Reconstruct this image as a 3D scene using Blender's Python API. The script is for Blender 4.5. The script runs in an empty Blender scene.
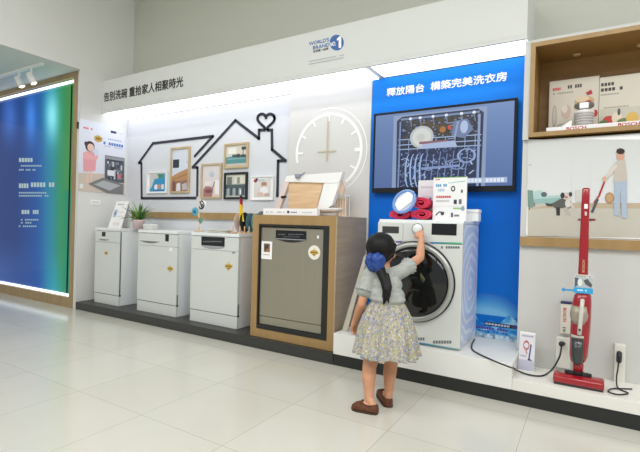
import bpy, bmesh, math, random
from math import sin, cos, pi, radians
from mathutils import Vector, Matrix, noise as mnoise

C = bpy.context.scene.collection
SC = bpy.context.scene
R = random.Random(7)

# ------------------------------------------------------------------ camera
F_PX, PITCH, YAW, ROLL, CAM_H = 443.447, 0.30, 31.226, 1.574, 1.04
_p, _y, _r = radians(PITCH), radians(YAW), radians(ROLL)
FW = Vector((-sin(_y) * cos(_p), cos(_y) * cos(_p), -sin(_p)))
_rt = Vector((cos(_y), sin(_y), 0)); _up = _rt.cross(FW)
RT = cos(_r) * _rt + sin(_r) * _up
UP = -sin(_r) * _rt + cos(_r) * _up
cam_d = bpy.data.cameras.new('camera'); cam = bpy.data.objects.new('camera', cam_d); C.objects.link(cam)
cam.matrix_world = Matrix(((RT.x, UP.x, -FW.x, 0), (RT.y, UP.y, -FW.y, 0), (RT.z, UP.z, -FW.z, CAM_H), (0, 0, 0, 1)))
cam_d.sensor_width = 36; cam_d.lens = F_PX / 640 * 36; cam_d.clip_start = .02; cam_d.clip_end = 60
SC.camera = cam

# ------------------------------------------------------------------ world, lights, exposure
SC.view_settings.view_transform = 'Standard'; SC.view_settings.look = 'None'
SC.view_settings.exposure = 0.04; SC.view_settings.gamma = 1
SC.view_settings.use_curve_mapping = False
W = bpy.data.worlds.new('world'); SC.world = W; W.use_nodes = True
W.node_tree.nodes['Background'].inputs[0].default_value = (.98, 1.0, 1.02, 1)
W.node_tree.nodes['Background'].inputs[1].default_value = .56


def area(name, loc, sx, sy, power, col=(1, 1, 1), rot=(0, 0, 0)):
    l = bpy.data.lights.new(name, 'AREA'); l.shape = 'RECTANGLE'; l.size = sx; l.size_y = sy
    l.energy = power; l.color = col
    o = bpy.data.objects.new(name, l); C.objects.link(o); o.location = loc; o.rotation_euler = rot
    return o


CEIL = 3.95
for i, (lx, ly) in enumerate([(-3.6, .4), (-1.6, .4), (.4, .4), (2.2, .4), (-3.6, -1.8), (-1.6, -1.8), (.4, -1.8), (2.2, -1.8)]):  # right-hand pair added to brighten the sides that face right
    area('ceiling_and_added_light', (lx, ly, CEIL - .06), 1.3, .7, 34, (.99, 1, 1.03))
# unseen tilted lamps added at the right to brighten right-facing walls
for ly in (1.4, -.6):
    area('added_side_light', (3.4, ly, CEIL - .2), 1.2, .6, 22, (.99, 1, 1.03), (0, radians(52), 0))


# ------------------------------------------------------------------ helpers
def ray(px, py):
    return FW + RT * ((px - 320) / F_PX) - UP * ((py - 226) / F_PX)


def at(px, py, y):
    d = ray(px, py); return Vector((0, 0, CAM_H)) + d * (y / d.y)


def atz(px, py, z):
    d = ray(px, py); return Vector((0, 0, CAM_H)) + d * ((z - CAM_H) / d.z)


def atx(px, py, x):
    d = ray(px, py); return Vector((0, 0, CAM_H)) + d * (x / d.x)


def lin(c):
    out = []
    for v in c[:3]:
        v = v / 255
        out.append(v / 12.92 if v <= .04045 else ((v + .055) / 1.055) ** 2.4)
    return (out[0], out[1], out[2], 1)


MATS = {}


def mat(name, col, rough=.5, metal=0, emit=0, coat=0, spec=.5, alpha=1, trans=0, emcol=None):
    if name in MATS: return MATS[name]
    m = bpy.data.materials.new(name); m.use_nodes = True
    b = m.node_tree.nodes['Principled BSDF']
    b.inputs['Base Color'].default_value = lin(col)
    b.inputs['Roughness'].default_value = rough; b.inputs['Metallic'].default_value = metal
    b.inputs['Specular IOR Level'].default_value = spec
    if coat: b.inputs['Coat Weight'].default_value = coat; b.inputs['Coat Roughness'].default_value = .08
    if emit:
        b.inputs['Emission Color'].default_value = lin(emcol or col); b.inputs['Emission Strength'].default_value = emit
    if alpha < 1: b.inputs['Alpha'].default_value = alpha
    if trans: b.inputs['Transmission Weight'].default_value = trans
    MATS[name] = m
    return m


def noise_mat(name, c1, c2, scale=(1, 1, 1), rough=.5, detail=3, metal=0, coat=0, bump=0, lo=.35, hi=.65, kind='noise'):
    m = mat(name, c1, rough, metal, coat=coat)
    nt = m.node_tree; b = nt.nodes['Principled BSDF']
    tc = nt.nodes.new('ShaderNodeTexCoord'); mp = nt.nodes.new('ShaderNodeMapping'); mp.inputs['Scale'].default_value = scale
    t = nt.nodes.new('ShaderNodeTexNoise'); t.inputs['Scale'].default_value = 1; t.inputs['Detail'].default_value = detail
    r = nt.nodes.new('ShaderNodeValToRGB'); r.color_ramp.elements[0].color = lin(c1); r.color_ramp.elements[1].color = lin(c2)
    r.color_ramp.elements[0].position = lo; r.color_ramp.elements[1].position = hi
    nt.links.new(tc.outputs['Object'], mp.inputs[0]); nt.links.new(mp.outputs[0], t.inputs[0])
    nt.links.new(t.outputs[0], r.inputs[0]); nt.links.new(r.outputs[0], b.inputs['Base Color'])
    if bump:
        bp = nt.nodes.new('ShaderNodeBump'); bp.inputs['Strength'].default_value = bump; bp.inputs['Distance'].default_value = .004
        nt.links.new(t.outputs[0], bp.inputs['Height']); nt.links.new(bp.outputs[0], b.inputs['Normal'])
    return m


def attr_mat(name, rough=.5, emit=0, coat=0):
    m = mat(name, (128, 128, 128), rough, coat=coat)
    nt = m.node_tree; b = nt.nodes['Principled BSDF']
    a = nt.nodes.new('ShaderNodeAttribute'); a.attribute_name = 'Col'
    if emit:
        b.inputs['Base Color'].default_value = (.01, .01, .012, 1)
        nt.links.new(a.outputs['Color'], b.inputs['Emission Color']); b.inputs['Emission Strength'].default_value = emit
    else:
        nt.links.new(a.outputs['Color'], b.inputs['Base Color'])
    return m


def tag(o, label=None, cat=None, group=None, kind=None):
    if label: o['label'] = label
    if cat: o['category'] = cat
    if group: o['group'] = group
    if kind: o['kind'] = kind
    return o


def wloc(o):
    v = Vector((0, 0, 0))
    while o is not None: v += o.location; o = o.parent
    return v


def obj(name, bm, m, parent=None, smooth=None, keepn=False):
    me = bpy.data.meshes.new(name)
    if isinstance(bm, bpy.types.Mesh):
        me = bm; me.name = name
        cos_ = [v.co.copy() for v in me.vertices]
    else:
        if not keepn: bmesh.ops.recalc_face_normals(bm, faces=bm.faces[:])
        cos_ = [v.co.copy() for v in bm.verts]
    if parent is not None: off = wloc(parent)
    else:
        mn = Vector([min(c[i] for c in cos_) for i in range(3)]); mx = Vector([max(c[i] for c in cos_) for i in range(3)])
        off = Vector(((mn.x + mx.x) / 2, (mn.y + mx.y) / 2, mn.z))
    if isinstance(bm, bpy.types.Mesh):
        me.transform(Matrix.Translation(-off))
    else:
        bmesh.ops.translate(bm, vec=-off, verts=bm.verts[:])
        bm.to_mesh(me); bm.free()
    ms = m if isinstance(m, (list, tuple)) else [m]
    me.materials.clear()
    for k in ms: me.materials.append(k)
    if smooth is not None:
        for p in me.polygons: p.use_smooth = smooth
    o = bpy.data.objects.new(name, me); C.objects.link(o)
    if parent is not None: o.parent = parent
    else: o.location = off
    return o


def thing(name, label, cat, loc=(0, 0, 0), group=None):
    o = bpy.data.objects.new(name, None); C.objects.link(o); o.location = loc; o.empty_display_size = .1
    return tag(o, label, cat, group)


def BM(): return bmesh.new()


def bx(bm, x0, x1, y0, y1, z0, z1, b=0, seg=2):
    t = bmesh.new(); bmesh.ops.create_cube(t, size=1)
    for v in t.verts: v.co = Vector(((x0 + x1) / 2 + v.co.x * (x1 - x0), (y0 + y1) / 2 + v.co.y * (y1 - y0), (z0 + z1) / 2 + v.co.z * (z1 - z0)))
    if b: bmesh.ops.bevel(t, geom=t.edges[:], offset=b, segments=seg, profile=.6, affect='EDGES')
    return join(bm, t)


def join(bm, t, M=None):
    if M is not None: bmesh.ops.transform(t, matrix=M, verts=t.verts[:])
    me = bpy.data.meshes.new('tmp'); t.to_mesh(me); t.free(); bm.from_mesh(me); bpy.data.meshes.remove(me)
    return bm


def box(*a, **k): return bx(BM(), *a, **k)


def frame_of(d):
    d = d.normalized(); a = Vector((0, 0, 1)) if abs(d.z) < .9 else Vector((1, 0, 0))
    u = a.cross(d).normalized(); return u, d.cross(u)


def cone(bm, p0, p1, r0, r1, n=20, caps=True, smooth=True):
    p0, p1 = Vector(p0), Vector(p1); u, w = frame_of(p1 - p0)
    A = [bm.verts.new(p0 + (u * cos(2 * pi * i / n) + w * sin(2 * pi * i / n)) * r0) for i in range(n)]
    B = [bm.verts.new(p1 + (u * cos(2 * pi * i / n) + w * sin(2 * pi * i / n)) * r1) for i in range(n)]
    for i in range(n):
        f = bm.faces.new((A[i], A[(i + 1) % n], B[(i + 1) % n], B[i])); f.smooth = smooth
    if caps: bm.faces.new(A[::-1]); bm.faces.new(B)
    return bm


def ball(bm, c, r, n=16, M=None):
    if not hasattr(r, '__len__'): r = (r, r, r)
    t = bmesh.new(); bmesh.ops.create_uvsphere(t, u_segments=n, v_segments=max(6, n // 2 + 1), radius=1)
    for f in t.faces: f.smooth = True
    S = Matrix.Diagonal((r[0], r[1], r[2], 1))
    return join(bm, t, Matrix.Translation(Vector(c)) @ (M.to_4x4() if M else Matrix.Identity(4)) @ S)


def chain(bm, pts, n=14):
    """rounded limb: balls joined by tapering frustums"""
    for p, r in pts: ball(bm, p, r, n)
    for (p, r), (q, s) in zip(pts, pts[1:]):
        if (Vector(q) - Vector(p)).length > 1e-4: cone(bm, p, q, r, s, n)
    return bm


def loft(bm, rings, caps=True, smooth=True, closed=True):
    V = [[bm.verts.new(Vector(p)) for p in ring] for ring in rings]
    n = len(V[0])
    for a, b in zip(V, V[1:]):
        for i in range(n if closed else n - 1):
            f = bm.faces.new((a[i], a[(i + 1) % n], b[(i + 1) % n], b[i])); f.smooth = smooth
    if caps and closed: bm.faces.new(V[0][::-1]); bm.faces.new(V[-1])
    return bm


def sring(c, a, b, e=2.0, n=32, U=Vector((1, 0, 0)), V=Vector((0, 1, 0))):
    c = Vector(c); out = []
    for i in range(n):
        t = 2 * pi * i / n; ct, st = cos(t), sin(t)
        out.append(c + U * (a * math.copysign(abs(ct) ** (2 / e), ct)) + V * (b * math.copysign(abs(st) ** (2 / e), st)))
    return out


def lathe(bm, prof, c, axis=Vector((0, 0, 1)), n=32, caps=False):
    """prof = [(radius, height along axis)]"""
    u, w = frame_of(axis); axis = axis.normalized()
    return loft(bm, [[Vector(c) + axis * h + (u * cos(2 * pi * i / n) + w * sin(2 * pi * i / n)) * max(r, 1e-4) for i in range(n)] for r, h in prof], caps=caps)


def crom(pts, k=6):
    P = [Vector(p) for p in pts]; P = [P[0] * 2 - P[1]] + P + [P[-1] * 2 - P[-2]]; out = []
    for i in range(1, len(P) - 2):
        for j in range(k):
            t = j / k; a, b, c, d = P[i - 1:i + 3]
            out.append(.5 * ((2 * b) + (c - a) * t + (2 * a - 5 * b + 4 * c - d) * t * t + (3 * b - a - 3 * c + d) * t ** 3))
    out.append(P[-2]); return out


def tube(bm, pts, r, n=10, k=6, taper=None):
    P = crom(pts, k) if k else [Vector(p) for p in pts]
    d0 = (P[1] - P[0]).normalized(); u, w = frame_of(d0); rings = []
    for i, p in enumerate(P):
        d = (P[min(i + 1, len(P) - 1)] - P[max(i - 1, 0)]).normalized()
        q = d0.rotation_difference(d); u = q @ u; w = q @ w; d0 = d
        rr = r if taper is None else r * taper(i / (len(P) - 1))
        rings.append([p + (u * cos(2 * pi * j / n) + w * sin(2 * pi * j / n)) * rr for j in range(n)])
    return loft(bm, rings)


def prism(bm, pts, vec):
    A = [bm.verts.new(Vector(p)) for p in pts]; B = [bm.verts.new(Vector(p) + Vector(vec)) for p in pts]; n = len(A)
    bm.faces.new(A); bm.faces.new(B[::-1])
    for i in range(n): bm.faces.new((A[i], B[i], B[(i + 1) % n], A[(i + 1) % n]))
    return bm


def xf(bm, M): bmesh.ops.transform(bm, matrix=M, verts=bm.verts[:]); return bm


def remesh(bm, vox, smooth=4):
    me = bpy.data.meshes.new('t'); bm.to_mesh(me); bm.free()
    o = bpy.data.objects.new('t', me); C.objects.link(o)
    m = o.modifiers.new('r', 'REMESH'); m.mode = 'VOXEL'; m.voxel_size = vox; m.use_smooth_shade = True
    if smooth:
        s = o.modifiers.new('s', 'SMOOTH'); s.factor = .5; s.iterations = smooth
    dg = bpy.context.evaluated_depsgraph_get(); dg.update()
    r = bpy.data.meshes.new_from_object(o.evaluated_get(dg))
    bpy.data.objects.remove(o); bpy.data.meshes.remove(me)
    for p in r.polygons: p.use_smooth = True
    return r


def txt(name, s, P0, U, Vv, w, h, m, parent, bold=.03):
    """lettering: P0 bottom left, U along, Vv up, fitted to w x h metres"""
    cu = bpy.data.curves.new('t', 'FONT'); cu.body = s; cu.resolution_u = 3
    o = bpy.data.objects.new('t', cu); C.objects.link(o)
    dg = bpy.context.evaluated_depsgraph_get(); dg.update()
    me = bpy.data.meshes.new_from_object(o.evaluated_get(dg))
    bpy.data.objects.remove(o)
    xs = [v.co.x for v in me.vertices]; ys = [v.co.y for v in me.vertices]
    if not xs: return None
    x0, x1, y0, y1 = min(xs), max(xs), min(ys), max(ys)
    for v in me.vertices:
        v.co = Vector(P0) + Vector(U) * ((v.co.x - x0) / max(x1 - x0, 1e-6) * w) + Vector(Vv) * ((v.co.y - y0) / max(y1 - y0, 1e-6) * h)
    bm = bmesh.new(); bm.from_mesh(me); k = h * bold; NN = Vector(U).cross(Vector(Vv)).normalized()
    for q, (du, dv) in enumerate(((1, 0), (-1, 0), (0, 1), (0, -1))):
        for v in me.vertices: v.co += Vector(U) * du * k + Vector(Vv) * dv * k + NN * .00005
        bm.from_mesh(me)
        for v in me.vertices: v.co -= Vector(U) * du * k + Vector(Vv) * dv * k
    bpy.data.meshes.remove(me)
    return obj(name, bm, m, parent, keepn=True)


EX, EZ = Vector((1, 0, 0)), Vector((0, 0, 1))


def ptxt(name, s, bl, tr, y, m, parent):
    a, b = at(bl[0], bl[1], y), at(tr[0], tr[1], y)
    return txt(name, s, a, EX, EZ, b.x - a.x, b.z - a.z, m, parent)


class Print:
    """flat printed image: coloured polygons in thin layers on a plane"""
    def __init__(s, f, N):
        s.f = f; s.N = Vector(N); s.bm = BM(); s.k = 0
        s.L = s.bm.loops.layers.float_color.new('Col'); s.step = .00015

    def poly(s, pts, col, same=False):
        if not same: s.k += 1
        vs = [s.bm.verts.new(s.f(*p[:2]) + s.N * (s.k * s.step)) for p in pts]
        try: fc = s.bm.faces.new(vs)
        except ValueError: return
        fc.normal_update()
        if fc.normal.dot(s.N) < 0: fc.normal_flip()
        cs = {v: (p[2] if len(p) > 2 else col) for v, p in zip(vs, pts)}
        for l in fc.loops: l[s.L] = lin(cs[l.vert])

    def rect(s, a, b, c, d, col, same=False): s.poly([(a, b), (c, b), (c, d), (a, d)], col, same)

    def grad(s, a, b, c, d, top, bot): s.poly([(a, b, top), (c, b, top), (c, d, bot), (a, d, bot)], top)

    def ell(s, cx, cy, rx, ry, col, n=20, rot=0):
        s.poly([(cx + rx * cos(2 * pi * i / n) * cos(rot) - ry * sin(2 * pi * i / n) * sin(rot), cy + rx * cos(2 * pi * i / n) * sin(rot) + ry * sin(2 * pi * i / n) * cos(rot)) for i in range(n)], col)

    def ring(s, cx, cy, rx, ry, w, col, n=28, a0=0, a1=2 * pi):
        s.k += 1
        P = [a0 + (a1 - a0) * i / n for i in range(n + 1)]
        for t, u in zip(P, P[1:]):
            s.poly([(cx + rx * cos(t), cy + ry * sin(t)), (cx + rx * cos(u), cy + ry * sin(u)), (cx + (rx - w) * cos(u), cy + (ry - w) * sin(u)), (cx + (rx - w) * cos(t), cy + (ry - w) * sin(t))], col, True)

    def line(s, pts, w, col):
        s.k += 1
        for (x0, y0), (x1, y1) in zip(pts, pts[1:]):
            d = math.hypot(x1 - x0, y1 - y0) or 1; nx, ny = -(y1 - y0) / d * w / 2, (x1 - x0) / d * w / 2
            s.poly([(x0 + nx, y0 + ny), (x1 + nx, y1 + ny), (x1 - nx, y1 - ny), (x0 - nx, y0 - ny)], col, True)

    def speckle(s, a, b, c, d, nx, ny, cols, rnd, p=1.0):
        s.k += 1
        for i in range(nx):
            for j in range(ny):
                if rnd.random() > p: continue
                x0, x1 = a + (c - a) * i / nx, a + (c - a) * (i + 1) / nx; y0, y1 = b + (d - b) * j / ny, b + (d - b) * (j + 1) / ny
                s.poly([(x0, y0), (x1, y0), (x1, y1), (x0, y1)], rnd.choice(cols), True)

    def textrow(s, a, b, c, d, col, rnd, n):
        """a row of print too small to read, as short dashes"""
        s.k += 1; w = (c - a) / n
        for i in range(n):
            if rnd.random() < .1: continue
            s.poly([(a + i * w, b), (a + i * w + w * .78, b), (a + i * w + w * .78, d), (a + i * w, d)], col, True)

    def build(s, name, m, parent=None): return obj(name, s.bm, m, parent, keepn=True)


def uvmap(O, U, V):
    O, U, V = Vector(O), Vector(U), Vector(V)
    return lambda u, v: O + U * u + V * v


def py(y): return lambda px, q: at(px, q, y)


NF = (0, -1, 0)
M_PRINT = attr_mat('printed_paper', .45)
M_GLOSSP = attr_mat('glossy_print', .2)
M_WHITE = mat('white_paint', (246, 246, 243), .45)
M_APPL = mat('white_enamel', (232, 235, 234), .28, coat=.3)
M_APPLD = mat('white_enamel_dimmed', (212, 215, 209), .3, coat=.2)  # same enamel, darkened to stand in for weaker light on the fronts
M_BLACK = mat('black_gloss', (14, 15, 17), .12)
M_DARK = mat('dark_plastic', (40, 41, 42), .5)
M_GAP = mat('dark_gap', (22, 22, 22), .8)
M_CHROME = mat('chrome', (205, 205, 203), .18, 1)
M_GOLD = mat('gold_print', (186, 150, 42), .45)
M_GREYT = mat('grey_print', (150, 152, 154), .5)
M_RED = mat('red_gloss', (156, 10, 26), .22, coat=.5)
M_WOOD = noise_mat('oak_laminate', (160, 128, 80), (168, 137, 89), (14, 14, 1.2), .42, 4)
M_WOODD = noise_mat('oak_laminate_side', (166, 147, 121), (174, 156, 130), (1, 2, 30), .5, 3)
M_WOODP = noise_mat('pale_wood', (222, 184, 140), (234, 203, 164), (4, 4, 40), .5, 4)
M_PLINTH = noise_mat('black_laminate', (50, 50, 47), (56, 56, 53), (30, 30, 30), .38, 2)
M_PAPER = mat('white_card', (246, 245, 243), .6)

# ------------------------------------------------------------------ planes of the place
XS = -4.936          # side wall
YB = 3.465            # back wall of the display recess
YU = 3.525            # wall above
YP, ZP = 2.86, .083  # black platform
YF = 3.115           # light canopy front
ZF0, ZF1 = 2.267, 2.642
YBL_ = 3.425
YR = 3.20            # right hand unit front


def struct(name, bm, m): o = obj(name, bm, m); o['kind'] = 'structure'; return o


# floor: polished tiles
mf = mat('polished_tile', (226, 222, 205), .16, spec=.5)
nt = mf.node_tree; b = nt.nodes['Principled BSDF']
tc = nt.nodes.new('ShaderNodeTexCoord'); mp = nt.nodes.new('ShaderNodeMapping')
T = .58
mp.inputs['Location'].default_value = (.265 / T, -1.53 / T, 0); mp.inputs['Scale'].default_value = (1 / T, 1 / T, 1)
br = nt.nodes.new('ShaderNodeTexBrick'); br.offset = 0; br.squash = 1
br.inputs['Scale'].default_value = 1; br.inputs['Brick Width'].default_value = 1; br.inputs['Row Height'].default_value = 1
br.inputs['Mortar Size'].default_value = .0035; br.inputs['Mortar Smooth'].default_value = .4
br.inputs['Color1'].default_value = lin((206, 204, 192)); br.inputs['Color2'].default_value = lin((202, 200, 187)); br.inputs['Mortar'].default_value = lin((168, 164, 150))
nz = nt.nodes.new('ShaderNodeTexNoise'); nz.inputs['Scale'].default_value = 2.2; nz.inputs['Detail'].default_value = 6
mx = nt.nodes.new('ShaderNodeMix'); mx.data_type = 'RGBA'; mx.blend_type = 'MULTIPLY'; mx.inputs[0].default_value = .25
rp = nt.nodes.new('ShaderNodeValToRGB'); rp.color_ramp.elements[0].position = .35; rp.color_ramp.elements[1].position = .6
rp.color_ramp.elements[0].color = (.86, .84, .8, 1); rp.color_ramp.elements[1].color = (1, 1, 1, 1)
nt.links.new(tc.outputs['Object'], mp.inputs[0]); nt.links.new(mp.outputs[0], br.inputs[0]); nt.links.new(tc.outputs['Object'], nz.inputs[0])
nt.links.new(nz.outputs[0], rp.inputs[0]); nt.links.new(br.outputs['Color'], mx.inputs[6]); nt.links.new(rp.outputs[0], mx.inputs[7]); nt.links.new(mx.outputs[2], b.inputs['Base Color'])
fl = BM(); bx(fl, -9, 4, -4, 3.7, -.1, 0); fo = struct('floor', fl, mf)
fo.data.transform(Matrix.Translation(fo.location)); fo.location = (0, 0, 0)

M_UPW = mat('beige_wall', (192, 194, 181), .7)
M_REC = mat('white_wall', (215, 217, 220), .6)
struct('wall_back', box(XS - .1, 1.6, YU, YU + .15, 0, CEIL), M_UPW)
struct('wall_back_recess', box(XS, -.39, YB, YU - .001, ZP, ZF0), M_REC)
sw = BM(); bx(sw, XS - .05, XS, YP, YU - .001, 0, CEIL); bx(sw, XS - .05, XS, -4, YP, 2.70, CEIL)
struct('wall_left', sw, mat('side_wall', (218, 218, 213), .6))
struct('wall_left_far', box(-9, XS - .051, YP + .06, YP + .2, 0, 2.695), M_UPW)
struct('ceiling_left', box(-9, XS - .051, -4, YP + .2, 2.70, 2.75), mat('low_ceiling', (212, 220, 216), .7))
struct('ceiling', box(XS - .12, 1.6, -4, YU + .15, CEIL, CEIL + .1), mat('ceiling_paint', (225, 224, 215), .7))
# right hand wall unit
M_UNIT = mat('unit_white', (203, 203, 197), .5)
struct('wall_right', box(-.388, 1.6, YR, YU - .001, 0, 1.625), M_UNIT)
struct('trim_3', box(-.388, -.353, YR - .03, YU - .001, 1.626, 2.27), M_UNIT)
struct('trim_4', box(-.352, 1.1, YR - .03, YU - .001, 2.251, 2.27), M_UNIT)
struct('trim_5', box(1.101, 1.6, YR - .03, YU - .001, 1.626, 2.27), M_UNIT)

# ------------------------------------------------------------------ lightbox on the far left wall
LX0, LX1, LY = -7.0, -4.99, YP
lb = thing('lightbox', 'tall blue and green backlit display panel in a wooden frame at the left', 'light box', (-6, LY, 0))
fb = BM()
bx(fb, -5.075, LX1, LY, LY + .055, 0, 2.695); bx(fb, LX0, -5.075, LY, LY + .055, 2.64, 2.695); bx(fb, LX0, -5.075, LY, LY + .055, 0, .115)
bx(fb, LX0 - .06, LX0, LY, LY + .055, 0, 2.695)
obj('wooden_frame', fb, noise_mat('lightbox_oak', (158, 132, 92), (168, 143, 103), (14, 14, 1.2), .45), lb)
obj('backing', box(LX0, -5.075, LY + .05, LY + .058, .115, 2.64), M_GAP, lb)


def lcol(px, q):
    def mix(a, b, t): t = max(0, min(1, t)); return tuple(x + (y - x) * t for x, y in zip(a, b))
    c = mix((14, 52, 116), (16, 76, 150), (px - 15) / 22)
    c = mix(c, (24, 112, 160), (px - 36) / 10)
    c = mix(c, (30, 130, 150), (px - 44) / 8)
    c = mix(c, (44, 140, 92), (px - 52) / 9)
    c = mix(c, (64, 138, 74), (px - 62) / 6) if q < 190 else mix(c, (20, 132, 100), (px - 62) / 6)
    c = mix(c, (60, 90, 160), max(0, (q - 238) / 70) * max(0, 1 - (px - 18) / 36))
    c = mix(c, (60, 170, 200), max(0, (q - 250) / 70) * max(0, 1 - abs(px - 54) / 14))
    for gx, gy, rx, ry, gc in [(52, 116, 7, 24, (150, 246, 255)), (31, 118, 6, 24, (70, 140, 235)), (10, 116, 8, 24, (60, 110, 200))]:
        c = mix(c, gc, math.exp(-((px - gx) / rx) ** 2 - ((q - gy) / ry) ** 2) * .9)
    return c


GX = [LX0 + (-5.076 - LX0) * i / 60 for i in range(61)]


def pix(x, y, z):
    d = Vector((x, y, z - CAM_H)); return 320 + F_PX * d.dot(RT) / d.dot(FW), 226 - F_PX * d.dot(UP) / d.dot(FW)


gr = Print(lambda x, z: Vector((x, LY + .04, z)), NF)
for i in range(60):
    for j in range(40):
        P = []
        for x, t in ((GX[i], j / 40), (GX[i + 1], j / 40), (GX[i + 1], (j + 1) / 40), (GX[i], (j + 1) / 40)):
            z = 2.638 + (.117 - 2.638) * t; P.append((x, z, lcol(*pix(x, LY + .04, z))))
        gr.poly(P, (0, 0, 0), True)
pn = gr
_bf = attr_mat('backlit_film', .12, .95); _bf.node_tree.nodes['Principled BSDF'].inputs['Specular IOR Level'].default_value = .15
pn.build('backlit_graphic', _bf, lb)
tx = Print(py(LY + .037), NF); rr = random.Random(3)
for (x0, x1, a, h, n, c) in [(19, 36, 158, 4, 6, (176, 200, 200)), (19, 42, 165, 1.6, 12, (150, 180, 190)), (19, 36, 169, 1.6, 10, (150, 180, 190)),
                             (19, 29, 183.5, 4.5, 4, (176, 200, 200)), (31, 55, 182.5, 4.5, 8, (176, 200, 200)), (19, 47, 192, 1.6, 14, (150, 180, 190)), (19, 49, 195, 1.6, 14, (150, 180, 190)),
                             (19, 30, 210, 4, 4, (176, 200, 200)), (33, 39, 210, 4, 3, (176, 200, 200)), (19, 39, 219, 1.5, 10, (150, 180, 190)), (19, 32, 222, 1.5, 6, (150, 180, 190)), (19, 37, 225.5, 1.5, 9, (150, 180, 190))]:
    tx.textrow(x0, a, x1, a + h, c, rr, n)
tx.build('lettering', attr_mat('pale_lettering', .5, .8), lb)
M_TUBE = mat('tube_light', (235, 245, 255), .4, emit=1.6)
obj('light_strip', box(LX0, -5.08, LY + .005, LY + .03, 2.59, 2.612), M_TUBE, lb)
obj('light_strip', box(LX0, -5.08, LY + .005, LY + .03, .125, .148), M_TUBE, lb)
obj('seam', box(-5.165, -5.158, LY + .02, LY + .034, .15, 2.57), M_GAP, lb)
# spotlights on the low ceiling
def spot(x, y, lab):
    t = thing('spotlight', lab, 'spotlight', (x, y, 2.70), 'track spotlights on the low ceiling')
    bm = BM(); cone(bm, (x, y, 2.70), (x, y, 2.585), .012, .012, 10); obj('stem', bm, M_WHITE, t)
    bm = BM(); d = Vector((.35, .3, -.9)).normalized(); a = Vector((x, y, 2.575)) - d * .05
    lathe(bm, [(.001, 0), (.03, .0), (.034, .01), (.036, .12), (.03, .125)], a, d, 20); obj('lamp_head', bm, M_WHITE, t)
    bm = BM(); cone(bm, a + d * .118, a + d * .1185, .03, .03, 20); obj('lens', bm, mat('spot_lens', (255, 250, 235), .4, emit=6), t)
tk = BM(); p0, p1 = atz(12, 72, 2.70), atz(43, 61, 2.70); p1.x = min(p1.x, XS - .16)
bx(tk, p0.x - 1, p1.x, p0.y - .02, p0.y + .02, 2.675, 2.699); tag(obj('lighting_track', tk, M_WHITE), 'white lighting track under the low ceiling at the upper left', 'track light')
sp = p0.y
d = at(31, 76, sp); spot(d.x, sp, 'white track spotlight hanging above the blue light box, nearer its right edge')
d = at(19, 82, sp); spot(d.x, sp, 'white track spotlight above the blue light box at the left edge of the photo')

# ------------------------------------------------------------------ light canopy
cn = thing('light_canopy', 'long white overhead canopy with black lettering and bright light panels beneath', 'canopy', (-2.6, YF, ZF0))
CX1 = -.372
XM = at(365, 66.5, YF).x
cb = BM()
bx(cb, XS + .002, CX1, YF, YU - .002, ZF0 + .02, ZF1, .004)
bx(cb, XS + .002, CX1, YF, YF + .02, ZF0, ZF0 + .025)
obj('fascia', cb, mat('fascia_cream', (210, 212, 206), .5), cn)
M_DIF = mat('light_diffuser', (240, 243, 255), .5, emit=2.3)
obj('light_panel', box(XS + .01, XM - .035, YF + .022, YB - .003, ZF0 + .006, ZF0 + .016), M_DIF, cn)
obj('light_panel', box(XM + .03, CX1 - .012, YF + .022, YBL_ - .003, ZF0 + .006, ZF0 + .016), M_DIF, cn)
ptxt('lettering', '告別洗碗 重拾家人相聚時光', (104, 102), (183.2, 76), YF - .0015, mat('black_letter', (48, 46, 44), .5), cn)
M_BLUEL = mat('blue_logo', (38, 92, 160), .5)
lg = Print(py(YF - .001), NF); lg.ell(336.7, 42.6, 7.1, 7.9, (38, 92, 160), 36); lgo = lg.build('logo_disc', M_PRINT, cn)
ptxt('lettering', "WORLD'S", (309, 45.7), (329, 37.6), YF - .0015, M_BLUEL, cn)
ptxt('lettering', "BRAND", (313, 49.6), (329.4, 42.7), YF - .0015, M_BLUEL, cn)
ptxt('lettering', "全球第一品牌", (313, 52.8), (328.3, 47.2), YF - .0015, mat('dark_letter', (60, 60, 66), .5), cn)
ptxt('lettering', "NO.", (330, 46.6), (336, 41.3), YF - .003, M_WHITE, cn)
lo = Print(py(YF - .0025), NF); lo.poly([(339.2, 36.4), (341.3, 36), (341.3, 47.6), (338.6, 48.1), (338.6, 39.8), (336.8, 40.8), (336.8, 38.8)], (240, 240, 238)); lo.build('lettering', M_PRINT, cn)
fp = Print(py(YF - .001), NF)
for i in range(2):
    s = .8 + .1 * i
    fp.k += 1
    for j in range(22):
        a = 309 + j * 1.6; dy = -(j * 1.6) * .19 + i * 2.8
        if (i == 0 and j > 16 and j < 19): continue
        fp.poly([(a, 61 + dy), (a + 1.1, 60.8 + dy), (a + 1.1, 61.8 + dy), (a, 62 + dy)], (150, 152, 156), True)
fp.build('small_print', M_PRINT, cn)

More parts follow.
